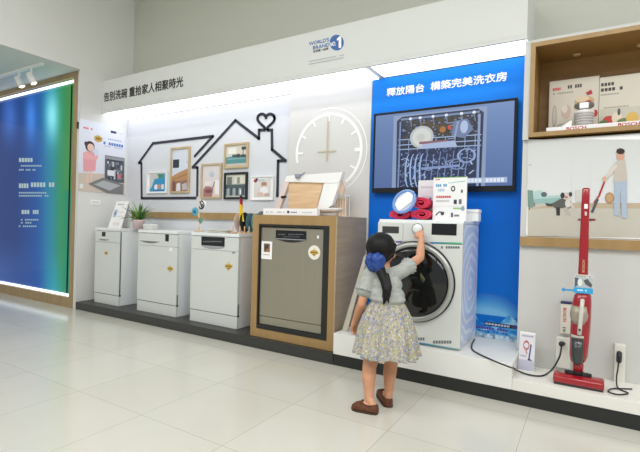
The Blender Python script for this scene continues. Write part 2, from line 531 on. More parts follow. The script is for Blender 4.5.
# ------------------------------------------------------------------ platforms
pb = BM(); bx(pb, XS + .002, -1.592, YP, YB - .002, 0, ZP, .003)
tag(obj('display_platform', pb, M_PLINTH), 'long low black platform under the row of dishwashers', 'platform')
pb = BM(); bx(pb, -1.589, 1.5, YP + .004, YR - .002, 0, ZP - .001)
tag(obj('plinth_base', pb, mat('black_base', (34, 36, 33), .4)), 'low black base strip under the white stands at the right', 'plinth')
M_STAND = mat('white_stand', (236, 235, 228), .35)
bw = BM(); bx(bw, -1.589, -.3675, 2.857, 3.198, ZP, .237, .003); bx(bw, -1.589, -.392, 3.198, YBL_ - .002, ZP, .237)
tag(obj('white_stand', bw, M_STAND), 'white box stand carrying the washing machine', 'stand')
bw = BM(); bx(bw, -.3665, 1.5, 2.857, YR - .002, ZP, .15, .003)
tag(obj('display_shelf', bw, mat('white_shelf', (232, 230, 220), .35)), 'low white shelf carrying the red vacuum cleaner', 'shelf')

# ------------------------------------------------------------------ recess wall: wood strip, house outline, clock
ws = BM(); a, b2 = at(150, 212.4, YB - .03), at(238, 219.2, YB - .03)
bx(ws, XS + .002, -2.4, YB - .03, YB - .001, at(200, 219, YB - .03).z, at(200, 212.6, YB - .03).z, .002)
struct('trim_1', ws, M_WOOD)

M_OUT = mat('black_outline', (44, 46, 58), .5)
ho = thing('house_outline', 'black outline of two houses with heart shaped chimney smoke on the white wall', 'wall decoration', at(200, 170, YB - .004))


def strip(pts, w=.03):
    bm = BM(); Q = [at(p[0], p[1], YB - .006) for p in pts]
    for a, c in zip(Q, Q[1:]):
        dd = (c - a).normalized(); nn = Vector((-dd.z, 0, dd.x)) * w / 2; a2, c2 = a - dd * w * .4, c + dd * w * .4
        prism(bm, [a2 + nn, c2 + nn, c2 - nn, a2 - nn], (0, .003, 0))
    return bm


obj('left_house_outline', strip([(194.7, 156), (212.8, 136.2), (152.7, 143.4), (138.8, 162.8), (141.2, 163.2), (141.5, 198.3), (195.5, 198)]), M_OUT, ho)
obj('right_house_outline', strip([(197, 195.5), (197.4, 167.6), (192.6, 167.2), (235.2, 120.4), (258.7, 138.5), (259, 130), (264.5, 130)]), M_OUT, ho)
obj('right_house_outline', strip([(267.8, 130), (271.7, 130), (272, 149.5), (285.3, 160.7), (278, 161), (277.2, 196)]), M_OUT, ho)
hp = []
for i in range(41):
    t = pi + .42 + (2 * pi - .84) * i / 40
    hx = 16 * sin(t) ** 3; hy = 13 * cos(t) - 5 * cos(2 * t) - 2 * cos(3 * t) - cos(4 * t)
    hp.append((265.9 + hx * .53 * 1.0, 120.6 - hy * .55))
hp = [(264.5, 130)] + hp + [(267.8, 130)]
obj('heart', strip(hp, .028), M_OUT, ho)

YC = 3.42
cpx0, cpx1 = at(289, 150, YC).x, -1.597
struct('wall_back_panel', box(cpx0, cpx1, YC, YB - .001, ZP, ZF0 - .002), mat('cream_panel', (212, 211, 207), .55))
ck = thing('wall_clock', 'large white ring wall clock with thin gold hands on the pale panel', 'clock', at(328, 150, YC))
c0 = at(327.5, 151.5, YC - .004); cr = .345
cp = Print(uvmap((c0.x, YC - .002, c0.z), (1, 0, 0), (0, 0, -1)), NF)
cp.ring(0, 0, cr, cr, .024, (250, 250, 248), 60, radians(-195), radians(30)); cp.ring(0, 0, cr, cr, .024, (250, 250, 248), 20, radians(30), radians(55))
cp.ring(0, 0, cr + .045, cr + .045, .009, (248, 248, 246), 50, radians(-105), radians(58))
for k in range(12):
    if k in (3, 4, 5, 6): continue
    t = radians(k * 30); w = .03 if k % 3 == 0 else .018
    cp.line([(cr * .93 * cos(t), cr * .93 * sin(t)), (cr * .78 * cos(t), cr * .78 * sin(t))], w, (250, 250, 248))
cp.line([(cr * .93 * cos(radians(180)), 0), (cr * .76 * cos(radians(180)), 0)], .022, (250, 250, 248))
cp.build('dial', M_PRINT, ck)
M_HAND = mat('gold_hand', (196, 186, 148), .4)
obj('hour_hand', box(c0.x - .1, c0.x + .09, YC - .012, YC - .008, c0.z - .004, c0.z + .004), M_HAND, ck)
obj('minute_hand', box(c0.x - .005, c0.x + .005, YC - .016, YC - .013, c0.z - .09, c0.z + .31), M_HAND, ck)

# ------------------------------------------------------------------ pictures on the recess wall
def picture(bl, tr, fw, fcol, lab, draw, tl_dy=0):
    y = YB - .024
    a, b = at(bl[0], bl[1], y), at(tr[0], tr[1], y)
    t = thing('picture_frame', lab, 'picture', ((a.x + b.x) / 2, y, a.z), 'pictures hung inside the house outlines')
    bm = BM()
    bx(bm, a.x, a.x + fw, y, YB - .002, a.z, b.z, .002); bx(bm, b.x - fw, b.x, y, YB - .002, a.z, b.z, .002)
    bx(bm, a.x + fw, b.x - fw, y, YB - .002, a.z, a.z + fw, .002); bx(bm, a.x + fw, b.x - fw, y, YB - .002, b.z - fw, b.z, .002)
    obj('frame', bm, fcol, t)
    x0, x1, z0, z1 = a.x + fw, b.x - fw, a.z + fw, b.z - fw
    p = Print(uvmap((x0, YB - .01, z1), (x1 - x0, 0, 0), (0, 0, z0 - z1)), NF); p.step = .0002
    draw(p); p.build('picture_print', M_PRINT, t)
    return t


M_FW = noise_mat('frame_oak', (186, 164, 124), (196, 175, 137), (10, 10, 10), .45)
M_FWH = mat('frame_white', (238, 238, 236), .4)
M_FB = mat('frame_black', (24, 30, 30), .4)


def d_blue(p):
    p.rect(0, 0, 1, 1, (240, 240, 238)); p.rect(.1, .05, .92, .95, (84, 168, 205))
    p.poly([(.1, .05), (.5, .05), (.62, .25), (.35, .3), (.2, .75), (.1, .8)], (205, 205, 200)); p.poly([(.5, .05), (.8, .05), (.85, .25), (.6, .3)], (70, 140, 120))
    p.poly([(.2, .8), (.4, .35), (.75, .28), (.92, .3), (.92, .6), (.7, .8), (.4, .95), (.1, .95)], (52, 150, 196))
    p.ell(.45, .72, .1, .14, (235, 235, 240)); p.ell(.62, .7, .1, .12, (190, 150, 140)); p.ell(.8, .72, .07, .15, (228, 226, 228)); p.rect(.3, .86, .9, .95, (46, 130, 180))


def d_tall(p):
    p.grad(0, 0, 1, 1, (218, 224, 232), (206, 214, 226)); p.rect(.04, .24, .42, .44, (44, 50, 62)); p.line([(.75, 0), (.85, .5)], .012, (240, 240, 244))
    p.poly([(0, .64), (.45, .55), (1, .46), (1, .72), (.5, .76), (0, .74)], (186, 140, 96)); p.poly([(0, .74), (.5, .76), (1, .72), (1, 1), (0, 1)], (150, 112, 92))
    p.line([(.05, .72), (.95, .6)], .02, (150, 104, 66)); p.poly([(.3, .82), (.52, .8), (.55, 1), (.28, 1)], (224, 222, 222)); p.poly([(.62, .84), (.9, .8), (.95, .96), (.66, .98)], (190, 186, 190))
    p.rect(.1, .78, .2, 1, (120, 70, 66)); p.rect(.86, .3, 1, .33, (180, 190, 204))


def d_pink(p):
    p.grad(0, 0, 1, 1, (226, 220, 218), (216, 204, 200)); p.ell(.5, .27, .18, .12, (206, 206, 214)); p.ell(.52, .3, .1, .07, (176, 190, 200)); p.rect(.1, .5, .5, .62, (236, 224, 224))
    p.poly([(.05, .75), (.2, .66), (.5, .68), (.62, .78), (.55, 1), (.05, 1)], (170, 116, 112)); p.ell(.35, .82, .2, .06, (120, 78, 80)); p.line([(.52, .8), (.75, .45)], .05, (140, 110, 104)); p.poly([(.7, .45), (1, .5), (1, .95), (.72, .9)], (238, 236, 236))


def d_kitchen(p):
    p.grad(0, 0, 1, 1, (220, 214, 200), (210, 206, 194)); p.poly([(0, .55), (.5, .5), (1, .55), (1, .86), (0, .86)], (88, 146, 150)); p.rect(.0, .86, 1, 1, (196, 190, 176))
    p.rect(.3, .44, .62, .56, (58, 90, 96)); p.line([(.82, .1), (.82, .6)], .03, (60, 66, 70)); p.rect(.74, .1, .95, .24, (70, 74, 76)); p.ell(.6, .5, .09, .09, (70, 64, 60)); p.rect(.7, .46, .95, .58, (64, 74, 82)); p.rect(.08, .62, .9, .66, (150, 184, 184))
    p.rect(.1, .1, .5, .4, (238, 236, 226))


def d_dark(p):
    p.rect(0, 0, 1, 1, (150, 156, 148)); p.rect(0, 0, 1, .42, (206, 204, 186)); p.rect(.05, .1, .3, .45, (110, 120, 116)); p.rect(.42, .05, .95, .4, (222, 220, 204)); p.rect(.55, .12, .7, .4, (150, 150, 136))
    p.rect(0, .45, 1, .62, (78, 92, 96)); p.rect(0, .62, 1, .95, (120, 134, 140))
    for i in range(6): p.rect(.08 + .15 * i, .6, .17 + .15 * i, .93, (58, 72, 78) if i % 2 else (170, 178, 176))
    p.rect(.0, .93, 1, 1, (190, 188, 178))


def d_baby(p):
    p.rect(0, 0, 1, 1, (244, 244, 242)); p.grad(.1, .06, .9, .92, (226, 224, 222), (214, 206, 198)); p.ell(.16, .16, .09, .08, (170, 52, 60)); p.ell(.22, .1, .06, .06, (60, 60, 90)); p.rect(.3, .1, .6, .2, (206, 204, 206))
    p.ell(.58, .36, .14, .13, (206, 170, 146)); p.ell(.58, .3, .14, .08, (178, 136, 104)); p.ell(.6, .62, .2, .2, (238, 236, 236)); p.ell(.42, .78, .16, .1, (222, 196, 178)); p.ell(.72, .8, .12, .07, (200, 176, 160))


picture((146, 193.5), (166.5, 171.3), .012, M_FWH, 'small blue picture in a white frame, leftmost on the wall', d_blue)
picture((169.3, 193.2), (189.6, 146), .022, M_FW, 'tall oak framed picture of a wooden table in the left house', d_tall)
picture((200, 198.7), (221.3, 162.8), .02, M_FW, 'oak framed picture of a pink armchair room beside the black frame', d_pink)
picture((223.4, 168.8), (248, 141.8), .02, M_FW, 'oak framed picture of a teal kitchen, topmost in the right house', d_kitchen)
picture((223.2, 199.3), (247, 171.7), .022, M_FB, 'black framed picture of a dark dining room in the right house', d_dark)
picture((250, 200.2), (273.2, 175.3), .012, M_FWH, 'white framed picture of a small child, rightmost in the right house', d_baby)

# ------------------------------------------------------------------ poster on the side wall
px_ = XS + .004
po = thing('dishwasher_poster', 'large poster of a child in pink beside an open dishwasher on the side wall', 'poster', atx(100, 190, px_))
A = atx(79.4, 118.4, px_); B = atx(124.4, 192.2, px_)
y0, y1, z1, z0 = A.y, B.y, A.z, atx(79.4, 191, px_).z
obj('board', box(XS + .0005, XS + .005, y0, y1, z0, z1), M_PAPER, po)
p = Print(uvmap((XS + .0055, y0, z1), (0, y1 - y0, 0), (0, 0, z0 - z1)), (1, 0, 0))
p.grad(0, 0, 1, .75, (226, 230, 240), (216, 216, 226)); p.poly([(0, .75), (1, .7), (1, 1), (0, 1)], (206, 192, 176))
p.textrow(.08, .1, .27, .125, (222, 90, 100), R, 5); p.rect(.65, .075, .78, .11, (60, 70, 96)); p.textrow(.8, .09, .97, .1, (176, 180, 190), R, 6)
p.poly([(.3, .21), (.38, .18), (.48, .21), (.47, .26), (.38, .285), (.31, .26)], (196, 160, 70)); p.rect(.34, .215, .44, .245, (140, 110, 40))
p.textrow(.56, .2, .9, .215, (140, 160, 200), R, 9); p.textrow(.5, .255, .95, .295, (84, 120, 190), R, 8); p.textrow(.52, .31, .93, .325, (176, 186, 208), R, 14)
p.ell(.22, .36, .095, .075, (62, 48, 46)); p.ell(.235, .375, .068, .055, (232, 196, 178)); p.ell(.14, .33, .035, .03, (62, 48, 46))
p.poly([(.13, .44), (.3, .43), (.36, .52), (.34, .7), (.1, .72), (.09, .5)], (226, 160, 164)); p.poly([(.08, .46), (.16, .45), (.34, .5), (.36, .45), (.4, .46), (.38, .53), (.2, .55), (.1, .54)], (232, 172, 172))
p.ell(.35, .43, .05, .05, (206, 216, 232)); p.rect(.17, .72, .21, .88, (228, 196, 180)); p.rect(.24, .71, .28, .86, (228, 196, 180))
p.rect(.54, .45, .98, .83, (96, 100, 108)); p.rect(.58, .5, .94, .8, (66, 70, 80)); p.speckle(.59, .53, .93, .79, 9, 7, [(120, 126, 136), (190, 194, 200), (90, 94, 104), (60, 62, 72)], R); p.rect(.55, .46, .97, .5, (150, 152, 156))
p.rect(.6, .66, .75, .74, (226, 228, 232)); p.rect(.82, .7, .9, .77, (200, 120, 120))
p.poly([(.2, .89), (.5, .78), (.97, .85), (.97, 1), (.6, 1)], (124, 124, 124)); p.poly([(.32, .89), (.52, .82), (.9, .87), (.66, .96)], (176, 178, 178)); p.rect(.03, .9, .1, .96, (228, 228, 226))
p.build('poster_print', M_GLOSSP, po)
cp_ = thing('wall_card', 'small white information card on the side wall below the poster', 'card', atx(95, 203, px_))
A, B = atx(91, 199.7, px_), atx(100, 205, px_)
obj('card', box(XS + .0005, XS + .006, A.y, B.y, B.z, A.z), M_PAPER, cp_)
p = Print(uvmap((XS + .0065, A.y, A.z), (0, B.y - A.y, 0), (0, 0, B.z - A.z)), (1, 0, 0)); p.textrow(.1, .25, .9, .45, (190, 186, 180), R, 6); p.rect(.1, .6, .9, .75, (206, 202, 196)); p.build('card_print', M_PRINT, cp_)
tag(obj('wall_switch', box(XS + .0005, XS + .012, atx(79.4, 125, px_).y - .03, atx(79.4, 125, px_).y - .012, atx(79, 129, px_).z, atx(79, 122, px_).z), M_DARK), 'small dark fitting at the upper left edge of the poster', 'fitting')

# ------------------------------------------------------------------ white dishwashers
YD = 2.98; H = .845


def sticker(cx, cz, y, s, parent, disc=False):
    p = Print(uvmap((cx, y, cz), (s, 0, 0), (0, 0, -s)), NF)
    if disc: p.ell(0, 0, 1.5, 1.5, (236, 234, 224), 32)
    g, dk = (196, 158, 50), (120, 92, 24)
    p.poly([(-1, 0), (-.55, -.45), (-.25, -.5), (0, -1), (.25, -.5), (.55, -.45), (1, 0), (.55, .45), (.25, .5), (0, 1), (-.25, .5), (-.55, .45)], g)
    p.rect(-1.05, -.26, 1.05, .26, (206, 170, 66)); p.textrow(-.8, -.15, .8, .15, dk, R, 4); p.textrow(-.35, .4, .35, .6, dk, R, 3); p.ell(0, -.6, .16, .16, (236, 214, 130), 10)
    return p.build('gold_sticker', M_PRINT, parent)


def dishwasher(x0, w, lab, disp, grip, st, ss):
    x1 = x0 + w; t = thing('dishwasher', lab, 'dishwasher', ((x0 + x1) / 2, YD, ZP), 'white freestanding dishwashers on the black platform')
    z1 = ZP + H
    obj('body', box(x0 + .004, x1 - .004, YD + .024, YB - .004, ZP + .001, z1 - .03, .003), M_APPL, t)
    obj('worktop', box(x0, x1, YD, YB - .003, z1 - .03, z1, .004), M_APPL, t)
    zc = z1 - .033 - .125
    obj('control_panel', box(x0 + .003, x1 - .003, YD, YD + .03, zc, z1 - .035, .004), M_APPLD, t)
    dr = obj('door', box(x0 + .003, x1 - .003, YD, YD + .03, ZP + .115, zc - .002, .004), M_APPLD, t)
    obj('plinth', box(x0 + .004, x1 - .004, YD + .004, YD + .03, ZP + .001, ZP + .109, .003), M_APPLD, t)
    obj('door_gap', box(x0 + .006, x1 - .002, YD + .01, YD + .031, ZP + .104, ZP + .12), M_GAP, t)
    obj('door_edge', box(x1 - .0035, x1 - .001, YD + .012, YD + .022, ZP + .112, ZP + .22 if w > .5 else z1 - .04), M_GAP, t)
    disp(t, x0, z1, zc); grip(t, x0, z1, zc)
    c = at(st[0], st[1], YD); sticker(c.x, c.z, YD - .001, ss, t)
    return t


def panel_at(name, bl, tr, y, m, t, th=.002, b=.0):
    a, c = at(bl[0], bl[1], y), at(tr[0], tr[1], y); return obj(name, box(a.x, c.x, y - th, y + .001, a.z, c.z, b), m, t)


def grip_line(t, l, r, y=YD, h=.012):
    a, c = at(l[0], l[1], y), at(r[0], r[1], y); n = 12; z = (a.z + c.z) / 2
    pts = [(a.x + (c.x - a.x) * i / n, y - .003, z + .0) for i in range(n + 1)]
    low = [(a.x + (c.x - a.x) * i / n, y - .003, z - h * sin(pi * i / n) - .002) for i in range(n, -1, -1)]
    bm = BM(); prism(bm, pts + low, (0, .004, 0)); obj('door_grip', bm, mat('grip_shade', (120, 122, 118), .5), t)


def g1(t, x0, z1, zc): grip_line(t, (98.5, 239), (109.5, 239.4))
def g2(t, x0, z1, zc): grip_line(t, (140, 240.5), (160, 241.6), h=.02)
dishwasher(-4.784, .45, 'slim white dishwasher with a small square black button, leftmost in the row', lambda t, *a: panel_at('display', (102, 236.3), (105.6, 232), YD, M_BLACK, t), g1, (106.2, 253), .03)
dishwasher(-4.027, .6, 'white dishwasher with a small black display, second from the left', lambda t, *a: (panel_at('display', (165.3, 241.3), (169, 234.5), YD, M_BLACK, t), panel_at('round_label', (169.6, 250.8), (172.2, 247.6), YD, M_PAPER, t)), g2, (170.2, 268.7), .04)


def d3(t, *a):
    panel_at('display', (201.4, 245), (224.8, 237.6), YD, M_BLACK, t)
    x0, x1, z = at(201.4, 246, YD).x, at(224.6, 246, YD).x, at(213, 245.2, YD).z
    bm = BM(); prism(bm, [(x0, YD - .002, z)] + [(x0 + (x1 - x0) * i / 14, YD - .002, z - .012 - .024 * sin(pi * i / 14) ** .6) for i in range(15)] + [(x1, YD - .002, z)], (0, .003, 0))
    g = obj('door_grip', bm, M_CHROME, t)
    p = Print(py(YD - .0022), NF); p.textrow(203, 241, 222, 242.2, (110, 112, 116), R, 9); p.build('display_print', M_PRINT, t)
    panel_at('badge', (232, 253.5), (235, 251.8), YD, M_GREYT, t)


dishwasher(-3.239, .6, 'white dishwasher with a wide black display beside the wooden cabinet', d3, lambda *a: None, (228.7, 266.3), .043)

# ------------------------------------------------------------------ wooden cabinet with steel dishwasher
CX0, CXE, CY, CZ = -2.422, -1.612, 2.906, 1.10
ox0, ox1 = at(258, 270, CY).x, at(328.3, 270, CY).x; oz1 = at(258, 223.8, CY).z; oz0 = at(256.5, 327.8, CY).z
cb = thing('wooden_cabinet', 'oak cabinet housing the steel dishwasher between white dishwashers and washing machine', 'cabinet', ((CX0 + CXE) / 2, CY, ZP))
bm = BM()
bx(bm, CX0, ox0, CY, YC - .004, ZP + .001, CZ); bx(bm, ox1, CXE - .012, CY, YC - .004, ZP + .001, CZ); bx(bm, ox0, ox1, CY, YC - .004, oz1, CZ); bx(bm, ox0, ox1, CY, YC - .004, ZP + .001, oz0)
obj('carcass', bm, M_WOOD, cb)
obj('side_panel', box(CXE - .012, CXE, CY + .001, YC - .004, ZP + .001, CZ), M_WOODD, cb)
bm = BM(); k = .03
bx(bm, ox0, ox0 + .012, CY - .004, CY + .1, oz0, oz1); bx(bm, ox1 - .05, ox1, CY - .004, CY + .1, oz0, oz1); bx(bm, ox0 + .012, ox1 - .05, CY - .004, CY + .1, oz1 - .02, oz1); bx(bm, ox0 + .012, ox1 - .05, CY - .004, CY + .1, oz0, oz0 + .035)
obj('black_surround', bm, mat('black_lining', (30, 31, 29), .5), cb)
M_STEEL = noise_mat('brushed_steel', (160, 154, 136), (167, 162, 145), (300, 60, .6), .36, 3, metal=.7)
sx0, sx1, sz0, sz1 = ox0 + .014, ox1 - .053, oz0 + .037, oz1 - .022; SY = CY + .012
sd = thing('steel_dishwasher', 'stainless steel dishwasher built into the oak cabinet', 'dishwasher', ((sx0 + sx1) / 2, SY, sz0))
obj('body', box(sx0 + .004, sx1 - .004, SY + .025, SY + .09, sz0, sz1 - .002), M_DARK, sd)
zk = at(290, 320.5, SY).z
obj('door', box(sx0, sx1, SY, SY + .025, zk + .002, sz1 - .004, .004), M_STEEL, sd)
obj('toe_panel', box(sx0, sx1, SY + .002, SY + .025, sz0, zk - .002, .003), M_STEEL, sd)
panel_at('display', (275.8, 239), (306.5, 231.2), SY, M_BLACK, sd)
x0, x1, z = at(276.5, 240, SY).x, at(306, 240, SY).x, at(291, 238.9, SY).z
bm = BM(); prism(bm, [(x0, SY - .002, z)] + [(x0 + (x1 - x0) * i / 14, SY - .002, z - .008 - .022 * sin(pi * i / 14)) for i in range(15)] + [(x1, SY - .002, z)], (0, .003, 0)); obj('door_grip', bm, M_DARK, sd)
obj('grip_lip', box(x0, x1, SY - .006, SY + .001, z - .007, z), M_CHROME, sd)
p = Print(py(SY - .0023), NF); p.textrow(278, 234, 304, 235, (96, 98, 100), R, 10); p.textrow(283, 236.4, 300, 237.3, (80, 82, 84), R, 7); p.build('display_print', M_PRINT, sd)
c = at(314.3, 252.5, SY); sticker(c.x, c.z, SY - .001, .037, sd, True)
panel_at('badge', (317, 238.5), (319, 235.5), SY, M_PAPER, sd)
hc = thing('hanging_card', 'small white card with a photo stuck on the steel dishwasher door', 'card', at(267, 258, SY - .004))
a, c = at(261.5, 258.6, SY - .003), at(272.4, 241.6, SY - .003)
obj('card', box(a.x, c.x, SY - .006, SY - .0025, a.z, c.z), M_PAPER, hc)
p = Print(uvmap((a.x, SY - .0065, c.z), (c.x - a.x, 0, 0), (0, 0, a.z - c.z)), NF); p.rect(.22, .12, .8, .6, (130, 100, 80)); p.rect(.3, .2, .65, .5, (70, 60, 56)); p.ell(.6, .5, .12, .1, (170, 120, 60)); p.textrow(.2, .72, .8, .78, (190, 180, 170), R, 5); p.build('card_print', M_PRINT, hc)

# ------------------------------------------------------------------ blue backing panel
YBL = 3.425
bl = thing('blue_backdrop', 'tall blue wall panel with white lettering and a water splash at its foot', 'panel', (-1, YBL, .24))
BX0, BX1 = -1.595, -.39
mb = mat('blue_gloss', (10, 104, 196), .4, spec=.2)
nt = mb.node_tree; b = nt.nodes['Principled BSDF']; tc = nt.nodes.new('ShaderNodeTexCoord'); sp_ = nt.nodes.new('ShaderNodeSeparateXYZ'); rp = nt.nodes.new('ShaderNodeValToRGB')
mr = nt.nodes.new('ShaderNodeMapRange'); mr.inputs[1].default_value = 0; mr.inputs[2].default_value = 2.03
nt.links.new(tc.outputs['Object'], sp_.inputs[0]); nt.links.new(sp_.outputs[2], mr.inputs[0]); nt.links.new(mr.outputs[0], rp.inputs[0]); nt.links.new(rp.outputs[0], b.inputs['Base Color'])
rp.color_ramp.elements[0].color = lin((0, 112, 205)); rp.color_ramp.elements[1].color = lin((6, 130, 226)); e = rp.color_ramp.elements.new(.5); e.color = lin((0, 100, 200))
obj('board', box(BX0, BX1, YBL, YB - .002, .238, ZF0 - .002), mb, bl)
ptxt('lettering', '釋放陽台  構築完美洗衣房', (386.8, 96.6), (507, 71.2), YBL - .0015, M_WHITE, bl)
# splash print
mwt = mat('water_splash', (60, 150, 214), .3, spec=.2)
nt = mwt.node_tree; b = nt.nodes['Principled BSDF']; tc = nt.nodes.new('ShaderNodeTexCoord')
nz = nt.nodes.new('ShaderNodeTexNoise'); nz.inputs['Scale'].default_value = 7; nz.inputs['Detail'].default_value = 5; nz.inputs['Distortion'].default_value = 2.2
mp = nt.nodes.new('ShaderNodeMapping'); mp.inputs['Scale'].default_value = (.8, 1, 1.7); mp.inputs['Rotation'].default_value = (0, .3, 0)
rp = nt.nodes.new('ShaderNodeValToRGB')
for e, (q, c) in zip([rp.color_ramp.elements[0], rp.color_ramp.elements[1], rp.color_ramp.elements.new(.5), rp.color_ramp.elements.new(.6)], [(.34, (8, 104, 196)), (.78, (196, 228, 244)), (.5, (62, 154, 216)), (.6, (112, 186, 228))]): e.position = q; e.color = lin(c)
nt.links.new(tc.outputs['Object'], mp.inputs[0]); nt.links.new(mp.outputs[0], nz.inputs[0]); nt.links.new(nz.outputs[0], rp.inputs[0]); nt.links.new(rp.outputs[0], b.inputs['Base Color'])
wx0, wx1 = BX0 + .72, BX1 - .002; n_ = 40; bm = BM(); top = []
for i in range(n_ + 1):
    u = i / n_; top.append((wx0 + (wx1 - wx0) * u, YBL - .004, .36 + .035 * sin(u * 9) + .02 * sin(u * 23 + 1) + .05 * (1 - u)))
prism(bm, [(wx0, YBL - .004, .239)] + top + [(wx1, YBL - .004, .239)], (0, .0008, 0)); obj('water_splash', bm, mwt, bl)
pd = Print(uvmap((BX0, YBL - .0004, .68), (BX1 - BX0, 0, 0), (0, 0, .238 - .68)), NF)
for k in range(12):
    t_ = k / 11; cl = tuple(x + (y_ - x) * t_ for x, y_ in zip((6, 108, 200), (120, 190, 230)))
    pd.poly([(.81 + (.185 - .006 * k) * cos(pi + pi * i / 24), .62 - (.36 - .024 * k) * sin(pi * i / 24)) for i in range(25)], cl)
pd.build('water_dome_print', M_GLOSSP, bl)
p = Print(uvmap((BX0, YBL - .0042, .68), (BX1 - BX0, 0, 0), (0, 0, .238 - .68)), NF); rs = random.Random(5)
p.rect(.6, .93, .995, 1, (176, 214, 236)); p.speckle(.6, .93, .995, 1, 26, 2, [(150, 176, 196), (206, 226, 238), (120, 150, 176)], rs, .7)
p.rect(.795, .735, .985, .795, (22, 26, 54)); p.textrow(.8, .75, .94, .78, (190, 196, 216), rs, 8); p.rect(.95, .742, .98, .79, (60, 40, 110)); p.textrow(.745, .82, .93, .86, (90, 60, 160), rs, 12); p.textrow(.76, .88, .93, .905, (60, 80, 170), rs, 10)
p.build('water_splash_print', M_GLOSSP, bl)

# ------------------------------------------------------------------ television
TY = 3.37
tv = thing('television', 'wide black wall television showing a loaded dishwasher interior', 'television', (-1, TY, 1.3))
a, c = at(371.7, 192.8, TY), at(517.8, 98.6, TY)
z1 = (at(372, 113, TY).z + at(518, 98.6, TY).z) / 2; z0 = (at(372, 192.6, TY).z + at(517, 191.5, TY).z) / 2
x0, x1 = a.x, c.x
obj('housing', box(x0, x1, TY, YBL - .003, z0, z1, .004), M_BLACK, tv)
p = Print(uvmap((x0 + .02, TY - .001, z1 - .02), (x1 - x0 - .04, 0, 0), (0, 0, z0 - z1 + .06)), NF); rs = random.Random(11)
p.poly([(0, 0, (104, 132, 180)), (1, 0, (112, 142, 192)), (1, 1, (84, 112, 164)), (0, 1, (80, 106, 158))], (0, 0, 0))
f0_ = p.f
p.f = lambda u, v: f0_(.175 + (u - .17) * 1.07, v)
p.rect(.145, .03, .78, 1, (140, 158, 192))
p.poly([(.17, .1), (.21, .05), (.725, .05), (.76, .1), (.755, 1), (.175, 1)], (36, 48, 80))
p.rect(.19, .09, .745, .5, (34, 42, 58)); p.poly([(.25, .12), (.66, .12), (.6, .36), (.3, .36)], (62, 54, 34)); p.poly([(.28, .3), (.36, .14), (.5, .14), (.52, .26)], (84, 68, 34))
p.speckle(.2, .1, .735, .4, 40, 18, [(34, 42, 60), (64, 60, 44), (84, 78, 54), (56, 70, 100), (46, 52, 62), (120, 136, 168)], rs, .5)
p.rect(.2, .075, .735, .1, (120, 138, 176))
for u in (.27, .34, .43, .52, .62, .7): p.ell(u, .09, .011, .02, (232, 240, 252), 10); p.line([(u, .1), (u + .01, .2)], .006, (120, 136, 170))
for k in range(260):
    u, v = .185 + .54 * rs.random(), .5 + .47 * rs.random(); a_ = rs.random() * 6.28; l = .01 + .03 * rs.random()
    p.k = 24 + k % 8; p.line([(u, v), (min(.75, max(.18, u + l * cos(a_))), min(.99, v + l * 1.6 * sin(a_)))], .004 + .006 * rs.random(), rs.choice([(70, 88, 132), (104, 124, 170), (20, 26, 48), (140, 160, 204), (84, 100, 146), (186, 202, 232), (46, 58, 98)]))
for v in (.36, .43, .49): p.line([(.185, v), (.75, v + .012)], .012, (164, 184, 220))
for i in range(9): p.line([(.2 + .064 * i, .36), (.2 + .064 * i, .52)], .005, (150, 170, 208))
p.ell(.355, .345, .084, .145, (188, 194, 198), 28); p.ell(.355, .345, .066, .115, (214, 216, 212), 24); p.ell(.35, .35, .03, .05, (200, 202, 198), 16)
p.rect(.34, .405, .54, .44, (140, 96, 104)); p.poly([(.36, .44), (.58, .42), (.6, .5), (.36, .5)], (168, 186, 220))
p.poly([(.57, .18), (.66, .16), (.7, .3), (.64, .4), (.56, .36)], (110, 126, 164)); p.ell(.64, .26, .025, .08, (176, 194, 226)); p.ell(.5, .27, .022, .04, (170, 110, 56)); p.ell(.545, .25, .014, .03, (190, 84, 60)); p.line([(.6, .18), (.58, .4)], .012, (150, 166, 200))
for i in range(4): p.ring(.27 + .034 * i, .78, .03, .22, .012, (156, 184, 228), 14, radians(90), radians(270))
for i in range(7): p.line([(.4 + .045 * i, .55 + .03 * (i % 2)), (.38 + .045 * i, .95)], .005, (130, 150, 196))
p.line([(.36, .76), (.62, .74)], .03, (130, 152, 200)); p.ring(.66, .62, .06, .09, .014, (150, 170, 212)); p.ring(.6, .72, .05, .07, .012, (130, 150, 196))
p.line([(.2, .12), (.195, 1)], .012, (120, 140, 184)); p.line([(.735, .12), (.735, 1)], .016, (140, 160, 200))
p.f = f0_; p.k = 80
p.rect(.62, .9, .97, .965, (172, 188, 216)); p.textrow(.64, .91, .955, .955, (226, 236, 250), rs, 13)
p.build('screen', attr_mat('screen_glow', .25, .9), tv)

# ------------------------------------------------------------------ washing machine
WX0, WX1, WY, WZ0, WZ1 = -1.292, -.694, 2.931, .2375, 1.085
wm = thing('washing_machine', 'white front loading washing machine with a large dark round door', 'washing machine', ((WX0 + WX1) / 2, WY, WZ0))
mw = mat('rippled_side', (206, 216, 232), .3)
nt = mw.node_tree; b = nt.nodes['Principled BSDF']; tc = nt.nodes.new('ShaderNodeTexCoord'); mp = nt.nodes.new('ShaderNodeMapping')
mp.inputs['Location'].default_value = (0, -.27, -.42); wv = nt.nodes.new('ShaderNodeTexWave'); wv.wave_type = 'RINGS'; wv.rings_direction = 'X'; wv.inputs['Scale'].default_value = 4.2; wv.inputs['Distortion'].default_value = 3.5; wv.inputs['Detail'].default_value = 1; wv.inputs['Detail Scale'].default_value = 1.5
rp = nt.nodes.new('ShaderNodeValToRGB'); rp.color_ramp.elements[0].color = lin((200, 212, 234)); rp.color_ramp.elements[1].color = lin((236, 240, 247)); rp.color_ramp.elements[0].position = .55; rp.color_ramp.elements[1].position = .9
